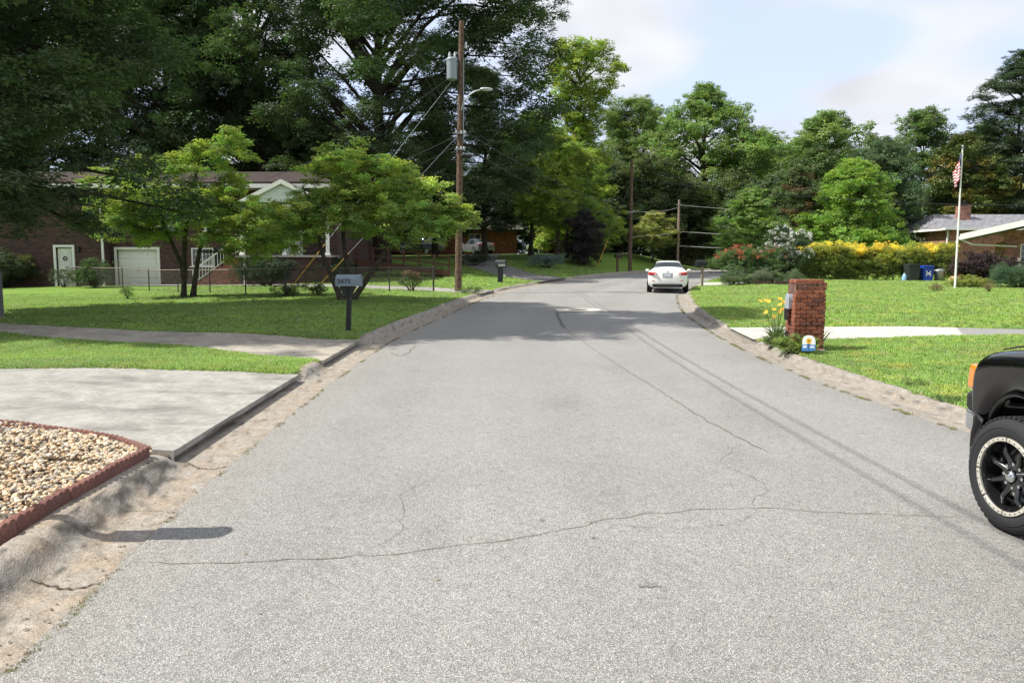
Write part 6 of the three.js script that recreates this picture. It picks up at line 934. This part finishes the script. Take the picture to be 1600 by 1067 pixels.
// ------------------------------------------------------------------ rock bed and scalloped brick edging at the near kerb
{
  const soil = sheet(30, 30, (i, j) => { const d = lerp(-1.5, 8.5, i / 29), e = lerp(0, 9, (j / 29) ** 1.5), x = -2.97 - e; return P(x, 0.105 + 0.03 * fbm2(x, d, 3) + 0.03 * smooth(0, 1, e) + (inside(bedOutline, x, d) ? 0 : -0.06), d); }, () => [1, 1, 1], (i, j, p) => [p.x, p.z]);
  const ix = soil.index.array; for (let q = 0; q < ix.length; q += 3) { const s = ix[q]; ix[q] = ix[q + 1]; ix[q + 1] = s; } soil.computeVertexNormals();
  structure('bed_soil', soil, std({ color: lin(0.10, 0.065, 0.035), roughness: 1 }));
  const r = randomFrom(818), geos = [0, 1, 2].map((s) => { const g = new THREE.IcosahedronGeometry(1, 2), p = g.attributes.position; for (let i = 0; i < p.count; i++) { const k = 1 + 0.2 * n3(p.getX(i) * 0.9 + s * 7, p.getY(i) * 0.9, p.getZ(i) * 0.9); p.setXYZ(i, p.getX(i) * k, p.getY(i) * k * 0.66, p.getZ(i) * k * 0.8); } g.computeVertexNormals(); return g; }), lists = [[], [], []];
  const tones = [[0.60, 0.47, 0.32], [0.66, 0.55, 0.41], [0.50, 0.35, 0.23], [0.68, 0.61, 0.50], [0.38, 0.35, 0.31], [0.66, 0.57, 0.46], [0.26, 0.24, 0.22], [0.56, 0.43, 0.30], [0.44, 0.41, 0.38]];
  for (let k = 0, tries = 0; k < 14000 && tries < 90000; tries++) {
    const d = lerp(2.2, 8.4, Math.sqrt(r())), e = (r() ** 1.7) * 6, x = -3.03 - e; if (!inside(bedOutline, x - 0.03, d)) continue;
    const s = 0.010 + 0.014 * r() * r() + 0.004 * r(), c = tones[Math.floor(r() * tones.length)], b = 0.8 + 0.45 * r(), thin = fbm2(x * 0.8 + 3, d * 0.8, 3); if (thin < -0.38 && r() < 0.8) continue;
    lists[k % 3].push([x, 0.125 + 0.03 * fbm2(x, d, 3) + 0.03 * smooth(0, 1, e) + 0.022 * r(), -d, s, [c[0] * b, c[1] * b * 0.96, c[2] * b * 0.86], r() * 6.28, (r() - 0.5) * 1.2, (r() - 0.5) * 1.2]); k++;
  }
  const bed = new THREE.Group(); bed.name = 'gravel'; bed.userData = { kind: 'stuff', label: 'tan and cream river pebbles filling the bed by the near kerb', category: 'gravel' }; scene.add(bed);
  const pm = std({ color: 0xffffff, roughness: 0.75 }); geos.forEach((g, i) => copies('pebbles', g, pm, lists[i], bed));
  // edging: blocks with three scallops each
  const edge = thing('brick_edging', 'row of reddish scalloped concrete edging blocks round the pebble bed', 'edging', 0, 0, 0);
  const blockShape = new THREE.Shape(); blockShape.moveTo(-0.148, 0); blockShape.lineTo(-0.148, 0.075); const SC = 4, sw = 0.296 / SC; for (let k = 0; k < SC; k++) blockShape.absellipse(-0.148 + sw * (k + 0.5), 0.075, sw / 2, 0.036, Math.PI, 0, true); blockShape.lineTo(0.148, 0); blockShape.closePath();
  const bg = new THREE.ExtrudeGeometry(blockShape, { depth: 0.038, bevelEnabled: true, bevelSize: 0.004, bevelThickness: 0.006, bevelSegments: 2, curveSegments: 8 }).translate(0, 0, -0.019);
  const worn = texture(256, (u, v, o, i, j) => { const g = 200 + tile(u, v, 14, 3) * 30 + (hash(i, j) - 0.5) * 70; o[0] = g; o[1] = g; o[2] = g; }); const mats = [[0.31, 0.14, 0.11], [0.36, 0.17, 0.13], [0.27, 0.125, 0.105], [0.34, 0.18, 0.145]].map((c) => std({ color: lin(...c), roughness: 0.95, map: worn })); const pg = planar(bg, 4);
  const line = curve([[-2.92, 1.0], [-2.93, 3.2], [-2.955, 4.5], [-2.985, 5.6], [-3.0, 6.35]].map(([x, d]) => new THREE.Vector3(x, 0, d))), L = line.getLength(), n = Math.floor(L / 0.302);
  for (let k = 0; k < n; k++) { const u = (L - 0.302 * (k + 0.5)) / L, p = line.getPointAt(u), q = line.getTangentAt(u), b = part('edging_block', pg, mats[Math.floor(r() * 4)], edge); b.position.set(p.x + (r() - 0.5) * 0.008, 0.098 + (r() - 0.5) * 0.008, -p.z); b.rotation.y = Math.atan2(q.z, q.x) + (r() - 0.5) * 0.03; b.rotation.x = (r() - 0.5) * 0.08; }
  const line2 = curve([[-3.05, 6.5], [-3.6, 6.95], [-5.2, 7.68], [-8.2, 8.3]].map(([x, d]) => new THREE.Vector3(x, 0, d))), L2 = line2.getLength(), n2_ = Math.floor(L2 / 0.302);
  for (let k = 0; k < n2_; k++) { const u = 0.302 * (k + 0.5) / L2, p = line2.getPointAt(u), q = line2.getTangentAt(u), b = part('edging_block', pg, mats[Math.floor(r() * 4)], edge); b.position.set(p.x, 0.062 + (r() - 0.5) * 0.012, -p.z); b.rotation.y = Math.atan2(q.z, q.x) + (r() - 0.5) * 0.05; b.rotation.x = (r() - 0.5) * 0.1; }
}
// ------------------------------------------------------------------ planting on the right
{ // hedge with golden tops
  const d = 46, x0 = 16.6, x1 = 25.6, y = ground(21, d) - 0.05, t = thing('hedge', 'long green hedge with golden yellow top growth across the right lawn', 'hedge', 21.1, y, d), r = randomFrom(41), lumps = [], woods = [];
  for (let k = 0; k < 230; k++) { const x = lerp(x0, x1, r()) - 21.1, h = r(), top = h > 0.70, z = (r() - 0.5) * 1.5; lumps.push({ x, y: top ? 1.65 + 0.28 * r() + 0.12 * fbm2(x, 3, 2) : 0.25 + 1.5 * h / 0.7, z: top ? z * 0.7 : (r() < 0.6 ? 0.62 : -0.4) + 0.25 * (r() - 0.5), r: top ? 0.3 + 0.14 * r() : 0.42 + 0.16 * r(), fy: 0.9, c: top ? (r() < 0.85 ? [0.9, 0.76, 0.1] : [0.4, 0.46, 0.06]) : h > 0.4 ? [0.32, 0.36, 0.035] : [0.2, 0.25, 0.03] }); }
  for (let k = 0; k < 24; k++) { const x = lerp(x0, x1, (k + r()) / 24) - 21.1; woods.push(limb([new THREE.Vector3(x, 0, 0), new THREE.Vector3(x + (r() - 0.5) * 0.3, 1, (r() - 0.5) * 0.4), new THREE.Vector3(x + (r() - 0.5) * 0.6, 1.9, (r() - 0.5) * 0.6)], [0.03, 0.02, 0.008], 5)); }
  part('stems', merge(woods), M.barkDark, t).userData.kind = 'stuff'; foliage('foliage', lumps, 'shrub', 0.09, [0.1, 0.15, 0.02], M.leaf, r, t, { split: 0.2, sub: 5 });
}
shrub('flowering_shrub', 'tall round shrub dotted with white blossoms at the hedge end', 15.4, 44.5, { seed: 42, height: 3.4, rx: 1.35, lumps: 26, lump: 0.6, color: [0.075, 0.13, 0.035], leafSize: 0.3, stem: 2.2, flowers: { count: 420, size: 0.085, color: [0.85, 0.85, 0.82], from: 0.35 } });
shrub('trumpet_vine', 'leafy mass topped with orange red flowers beside the corner driveway', 12.0, 41.8, { seed: 43, height: 2.0, rx: 1.2, lumps: 26, lump: 0.5, color: [0.1, 0.2, 0.035], leafSize: 0.3, flowers: { count: 200, size: 0.1, color: [0.55, 0.13, 0.07], from: 0.62 } });
shrub('trumpet_vine', 'second leafy mass with orange red flowers left of the white blossomed shrub', 13.6, 42.6, { seed: 44, height: 2.0, rx: 1.1, lumps: 24, lump: 0.5, color: [0.1, 0.19, 0.035], leafSize: 0.3, flowers: { count: 190, size: 0.1, color: [0.55, 0.15, 0.09], from: 0.6 } });
const lowPlants = [[10.6, 38.0, 0.55, [0.12, 0.17, 0.06], 'low grey green plant at the corner of the timber bed'], [11.4, 38.4, 0.6, [0.1, 0.15, 0.05], 'bushy herb at the front of the timber bed'], [12.2, 38.8, 0.75, [0.16, 0.2, 0.11], 'silvery green plant in the middle of the timber bed'], [13.0, 39.2, 0.6, [0.1, 0.17, 0.05], 'green plant beside the silvery one in the timber bed'], [13.9, 39.0, 0.85, [0.14, 0.21, 0.09], 'upright feathery plant at the pillar end of the timber bed'], [11.0, 39.4, 0.8, [0.08, 0.14, 0.04], 'taller dark green plant at the back of the timber bed'], [12.6, 39.9, 0.8, [0.11, 0.14, 0.07], 'pink tinged plant at the back of the timber bed']];
lowPlants.forEach(([x, d, h, c, l], i) => shrub('perennial_plant', l, x, d, { seed: 140 + i, height: h, rx: 0.55, lumps: 12, lump: 0.24, color: c, leaf: i % 2 ? 'shrub' : 'blade', leafSize: 0.26, category: 'plant', group: 'perennials in the timber bed', flowers: i === 6 ? { count: 40, size: 0.07, color: [0.6, 0.2, 0.25] } : undefined }));
{ const t = thing('timber_edging', 'weathered timber board edging in front of the low garden plants', 'edging', 0, 0, 0), m = std({ map: woodMap, color: lin(0.9, 0.95, 1.0), roughness: 0.95 }); for (const [a, b] of [[11.6, 12.6], [12.66, 13.66], [13.72, 14.7]]) part('board', bar(at(a, 37.9, 0.1), at(b, 38.05, 0.1), 0.06, 0.2), m, t); for (const x of [12.63, 13.69]) part('stake', box(0.07, 0.3, 0.07, x, ground(x, 37.9) - 0.08, -37.88), M.poleWood, t); }
shrub('loropetalum_shrub', 'broad dark burgundy shrub before the ranch house wing', 24.0, 40.2, { seed: 51, height: 1.75, rx: 1.75, rz: 1.2, lumps: 34, lump: 0.5, color: [0.045, 0.014, 0.02], leafSize: 0.26 });
shrub('juniper_shrub', 'spreading blue green juniper at the right frame edge', 22.7, 35.2, { seed: 52, height: 1.1, rx: 1.6, rz: 1.1, lumps: 30, lump: 0.42, color: [0.09, 0.165, 0.07], leaf: 'blade', leafSize: 0.4 });
shrub('juniper_shrub', 'pale green low shrub below the burgundy shrub', 20.6, 35.8, { seed: 53, height: 0.5, rx: 0.9, rz: 0.6, lumps: 18, lump: 0.25, color: [0.3, 0.33, 0.05], leafSize: 0.2 });
shrub('juniper_shrub', 'small grey green shrub between the juniper and the house corner', 25.6, 37.5, { seed: 54, height: 1.5, rx: 1.1, lumps: 18, lump: 0.42, color: [0.1, 0.18, 0.06], leaf: 'blade', leafSize: 0.4 });
shrub('rose_shrub', 'leafy shrub with a few pale roses under the ranch house eave', 27.0, 44.0, { seed: 55, height: 1.8, rx: 0.9, lumps: 14, lump: 0.42, color: [0.09, 0.15, 0.04], leafSize: 0.24, flowers: { count: 16, size: 0.1, color: [0.8, 0.72, 0.66] } });
// planting by the pillar
shrub('euonymus_shrub', 'bright green mound at the foot of the brick pillar', 4.86, 13.6, { seed: 56, height: 0.34, rx: 0.42, rz: 0.3, lumps: 14, lump: 0.15, color: [0.22, 0.32, 0.045], leafSize: 0.1, leafOpts: { split: 0.1, sub: 4 } });
shrub('small_shrub', 'small green bush by the kerb left of the brick pillar', 4.95, 14.6, { seed: 57, height: 0.3, rx: 0.32, rz: 0.26, lumps: 10, lump: 0.13, color: [0.15, 0.23, 0.04], leafSize: 0.09, leafOpts: { split: 0.1, sub: 4 } });
function lily(label, x, d, seed, count, height, leaves, spread) {
  const r = randomFrom(seed), t = thing('daylily', label, 'flower', x, ground(x, d) - 0.02, d, 0, 'yellow daylilies by the brick pillar'), st = [], lv = [];
  for (let k = 0; k < leaves; k++) { const a = r() * 6.28, l = (0.45 + 0.4 * r()) * height, o = (0.4 + 0.5 * r()) * l; const p = []; const base = new THREE.Vector3(Math.cos(a) * 0.05, 0, Math.sin(a) * 0.05); const pts = [0, 0.35, 0.7, 1].map((u) => new THREE.Vector3(base.x + Math.cos(a) * o * u * u, l * (1.25 * u - 0.55 * u * u), base.z + Math.sin(a) * o * u * u)); const side = new THREE.Vector3(-Math.sin(a), 0, Math.cos(a)); const w = [0.008, 0.013, 0.009, 0.001], q = []; for (let i = 0; i < 3; i++) { const A = pts[i].clone().addScaledVector(side, w[i]), B = pts[i].clone().addScaledVector(side, -w[i]), C = pts[i + 1].clone().addScaledVector(side, w[i + 1]), D = pts[i + 1].clone().addScaledVector(side, -w[i + 1]); for (const v of [A, B, C, C, B, D]) q.push(v.x, v.y, v.z); } const g = new THREE.BufferGeometry(); g.setAttribute('position', new THREE.Float32BufferAttribute(q, 3)); g.computeVertexNormals(); lv.push(g); }
  part('leaf_blades', merge(lv), phys({ color: lin(0.09, 0.17, 0.04), roughness: 1, transmission: 0.3, thickness: 0, side: THREE.DoubleSide }), t).userData.kind = 'stuff';
  const petals = phys({ color: lin(0.86, 0.58, 0.06), roughness: 1, transmission: 0.3, thickness: 0, side: THREE.DoubleSide }), stem = std({ color: lin(0.12, 0.2, 0.05), roughness: 0.9, side: THREE.DoubleSide });
  for (let k = 0; k < count; k++) { const a = r() * 6.28, q = Math.sqrt(r()) * spread, top = new THREE.Vector3(Math.cos(a) * q, height * (0.62 + 0.42 * r()), Math.sin(a) * q * 0.6), f = part('flower_stalk', limb([new THREE.Vector3(top.x * 0.15, 0, top.z * 0.15), new THREE.Vector3(top.x * 0.5, top.y * 0.6, top.z * 0.5), top], [0.006, 0.005, 0.004], 5), stem, t); const pg = []; const tip = new THREE.Vector3(r() - 0.5, 0.5 + 0.3 * r(), 0.3 + 0.5 * r()).normalize(), qn = new THREE.Quaternion().setFromUnitVectors(new THREE.Vector3(0, 1, 0), tip); for (let m = 0; m < 6; m++) { const b = m * Math.PI / 3, s = new THREE.SphereGeometry(1, 6, 5); s.scale(0.015, 0.0045, 0.034); s.translate(0, 0, 0.03); s.rotateX(-0.55); s.rotateY(b); s.applyQuaternion(qn); s.translate(top.x, top.y, top.z); pg.push(s); } part('petals', merge(pg), petals, f); }
  return t;
}
lily('tall clump of yellow daylilies left of the brick pillar', 4.98, 14.75, 91, 14, 0.85, 70, 0.34);
lily('few yellow daylilies at the right foot of the brick pillar', 5.62, 14.3, 92, 3, 0.62, 16, 0.14);
// ------------------------------------------------------------------ planting on the left
shrub('boxwood_shrub', 'round dark bush at the left end of the brick house', -25.6, 40.0, { seed: 58, height: 2.0, rx: 1.5, lumps: 30, lump: 0.55, color: [0.055, 0.085, 0.02], tips: [0.3, [0.16, 0.17, 0.03]], leafSize: 0.22 });
shrub('rose_shrub', 'leafy shrub between the white door and the garage door', -20.6, 39.0, { seed: 59, height: 1.65, rx: 0.9, lumps: 18, lump: 0.4, color: [0.085, 0.15, 0.035], leafSize: 0.24 });
shrub('weed_shrub', 'thin scraggly weed in front of the white door', -22.6, 39.8, { seed: 60, height: 1.2, rx: 0.6, lumps: 8, lump: 0.22, color: [0.07, 0.11, 0.03], leafSize: 0.2 });
shrub('yew_shrub', 'dark evergreen shrub below the porch of the brick house', -11.8, 38.0, { seed: 63, height: 1.5, rx: 1.6, rz: 0.9, lumps: 24, lump: 0.45, color: [0.035, 0.065, 0.018], leafSize: 0.22 });
shrub('yew_shrub', 'dark evergreen shrub to the right of the porch', -9.4, 40.5, { seed: 64, height: 1.7, rx: 1.5, rz: 1.0, lumps: 24, lump: 0.5, color: [0.04, 0.07, 0.02], leafSize: 0.22 });
shrub('fence_weed', 'browned creeper growing up the fence near its end post', -4.1, 32.3, { seed: 65, height: 1.0, rx: 0.55, rz: 0.15, lumps: 12, lump: 0.16, color: [0.1, 0.14, 0.04], tips: [0.8, [0.26, 0.16, 0.08], 0.55], leafSize: 0.16 });
shrub('fence_weed', 'low weeds round the fence corner post', -7.9, 28.0, { seed: 66, height: 0.5, rx: 0.7, rz: 0.2, lumps: 12, lump: 0.16, color: [0.08, 0.12, 0.03], leafSize: 0.16 });
shrub('fence_weed', 'low weeds round the foot of the leaning guy wires', -6.9, 28.0, { seed: 67, height: 0.6, rx: 0.5, rz: 0.25, lumps: 10, lump: 0.16, color: [0.08, 0.13, 0.03], leafSize: 0.16 });
shrub('pole_weed', 'tuft of tall grass at the kerb beside the utility pole', -1.7, 31.0, { seed: 68, height: 0.3, rx: 0.7, rz: 0.3, lumps: 10, lump: 0.14, color: [0.13, 0.2, 0.04], leaf: 'blade', leafSize: 0.2 });
shrub('sage_shrub', 'blue grey low shrub on the far left lawn', 2.3, 53.5, { seed: 69, height: 1.1, rx: 1.5, rz: 0.9, lumps: 22, lump: 0.34, color: [0.17, 0.22, 0.2], leaf: 'blade', leafSize: 0.34 });
shrub('yew_shrub', 'low dark shrub on the slope below the silver sedan', -2.6, 55, { seed: 70, height: 0.9, rx: 1.6, rz: 0.9, lumps: 18, lump: 0.34, color: [0.06, 0.1, 0.03], leafSize: 0.22 });
for (const [i, x, d, l] of [[0, -13.4, 27.5, 'small sprout at the foot of the twin stemmed dogwood'], [1, 17.2, 32, 'dry weed tuft alone on the right lawn'], [2, 19.0, 31.4, 'second dry weed tuft nearer the flagpole'], [3, 5.25, 10.15, 'weed growing on the right kerb before the pillar'], [4, 5.05, 9.0, 'grass tuft spilling over the right kerb']]) shrub('weed', l, x, d, { seed: 170 + i, height: i > 2 ? 0.12 : 0.5, rx: i > 2 ? 0.16 : 0.22, lumps: 5, lump: i > 2 ? 0.06 : 0.14, color: i === 1 || i === 2 ? [0.2, 0.15, 0.07] : [0.1, 0.17, 0.04], leaf: 'blade', leafSize: 0.16, category: 'weed', leafOpts: { split: 0.5 } });

// ------------------------------------------------------------------ weeds in the seams and leaf litter
{
  const r = randomFrom(606), list = [[], [], []], bits = [];
  const tuft = (x, d, s) => list[Math.floor(r() * 3)].push([x, rise(d) + 0.004, -d, [s, s * (0.6 + 0.7 * r()), s], r() < 0.55 ? [0.2, 0.15, 0.07] : [0.14 + 0.08 * r(), 0.17 + 0.08 * r(), 0.045], r() * 6.28, 0, 0]);
  for (let k = 0; k < 1500; k++) { const d = lerp(3, 32, r() ** 1.2), m = fbm2(d * 1.3, 7, 4); if (m > 0.02) tuft(leftEdge(d) + (r() - 0.5) * 0.04, d, (0.12 + 0.2 * r()) * (1 + 0.05 * d)); const e = lerp(6, 32, r()); if (fbm2(e * 1.1, 17, 4) > 0.06) tuft(rightEdge(e) + (r() - 0.5) * 0.06, e, 0.3 + 0.4 * r()); }
  const t = new THREE.Group(); t.name = numbered('grass'); t.userData = { kind: 'stuff', label: 'thin weeds growing in the seams between asphalt and gutters', category: 'grass' }; scene.add(t);
  grassGeo.forEach((g, i) => copies('weed_blades', g, M.leafDull, list[i], t));
  for (let k = 0; k < 380; k++) { const left = r() < 0.6, d = lerp(3.2, 26, r() ** 1.6), x = left ? leftEdge(d) - Math.abs(r() + r() - 0.7) * 0.3 : r() < 0.7 ? rightEdge(d) + r() * 0.25 : lerp(leftEdge(d), rightEdge(d), r()); const mid = x > leftEdge(d) && x < rightEdge(d); const a = leftEdge(d), b = rightEdge(d), q = (x - a) / (b - a); bits.push([x, rise(d) + (mid ? 0.009 + 0.027 * (1 - (2 * q - 1) ** 2) : -0.002), -d, 0.007 + 0.013 * r(), [[0.22, 0.14, 0.07], [0.3, 0.22, 0.12], [0.12, 0.09, 0.06], [0.2, 0.22, 0.07]][Math.floor(r() * 4)], r() * 6.28, (r() - 0.5) * 0.2, (r() - 0.5) * 0.2]); }
  const leafBit = new THREE.BufferGeometry(); leafBit.setAttribute('position', new THREE.Float32BufferAttribute([-1, 0, 0, 0, 0.14, 0.45, 1, 0, 0, -1, 0, 0, 1, 0, 0, 0, 0.14, -0.45], 3)); leafBit.computeVertexNormals();
  const l = copies('leaf_litter', leafBit, M.leafDull, bits, scene); l.name = numbered('leaf_litter'); l.userData = { kind: 'stuff', label: 'scattered brown leaf bits lying in the gutters', category: 'leaves' };
}

scene.updateMatrixWorld(true);
renderer.render(scene, camera);
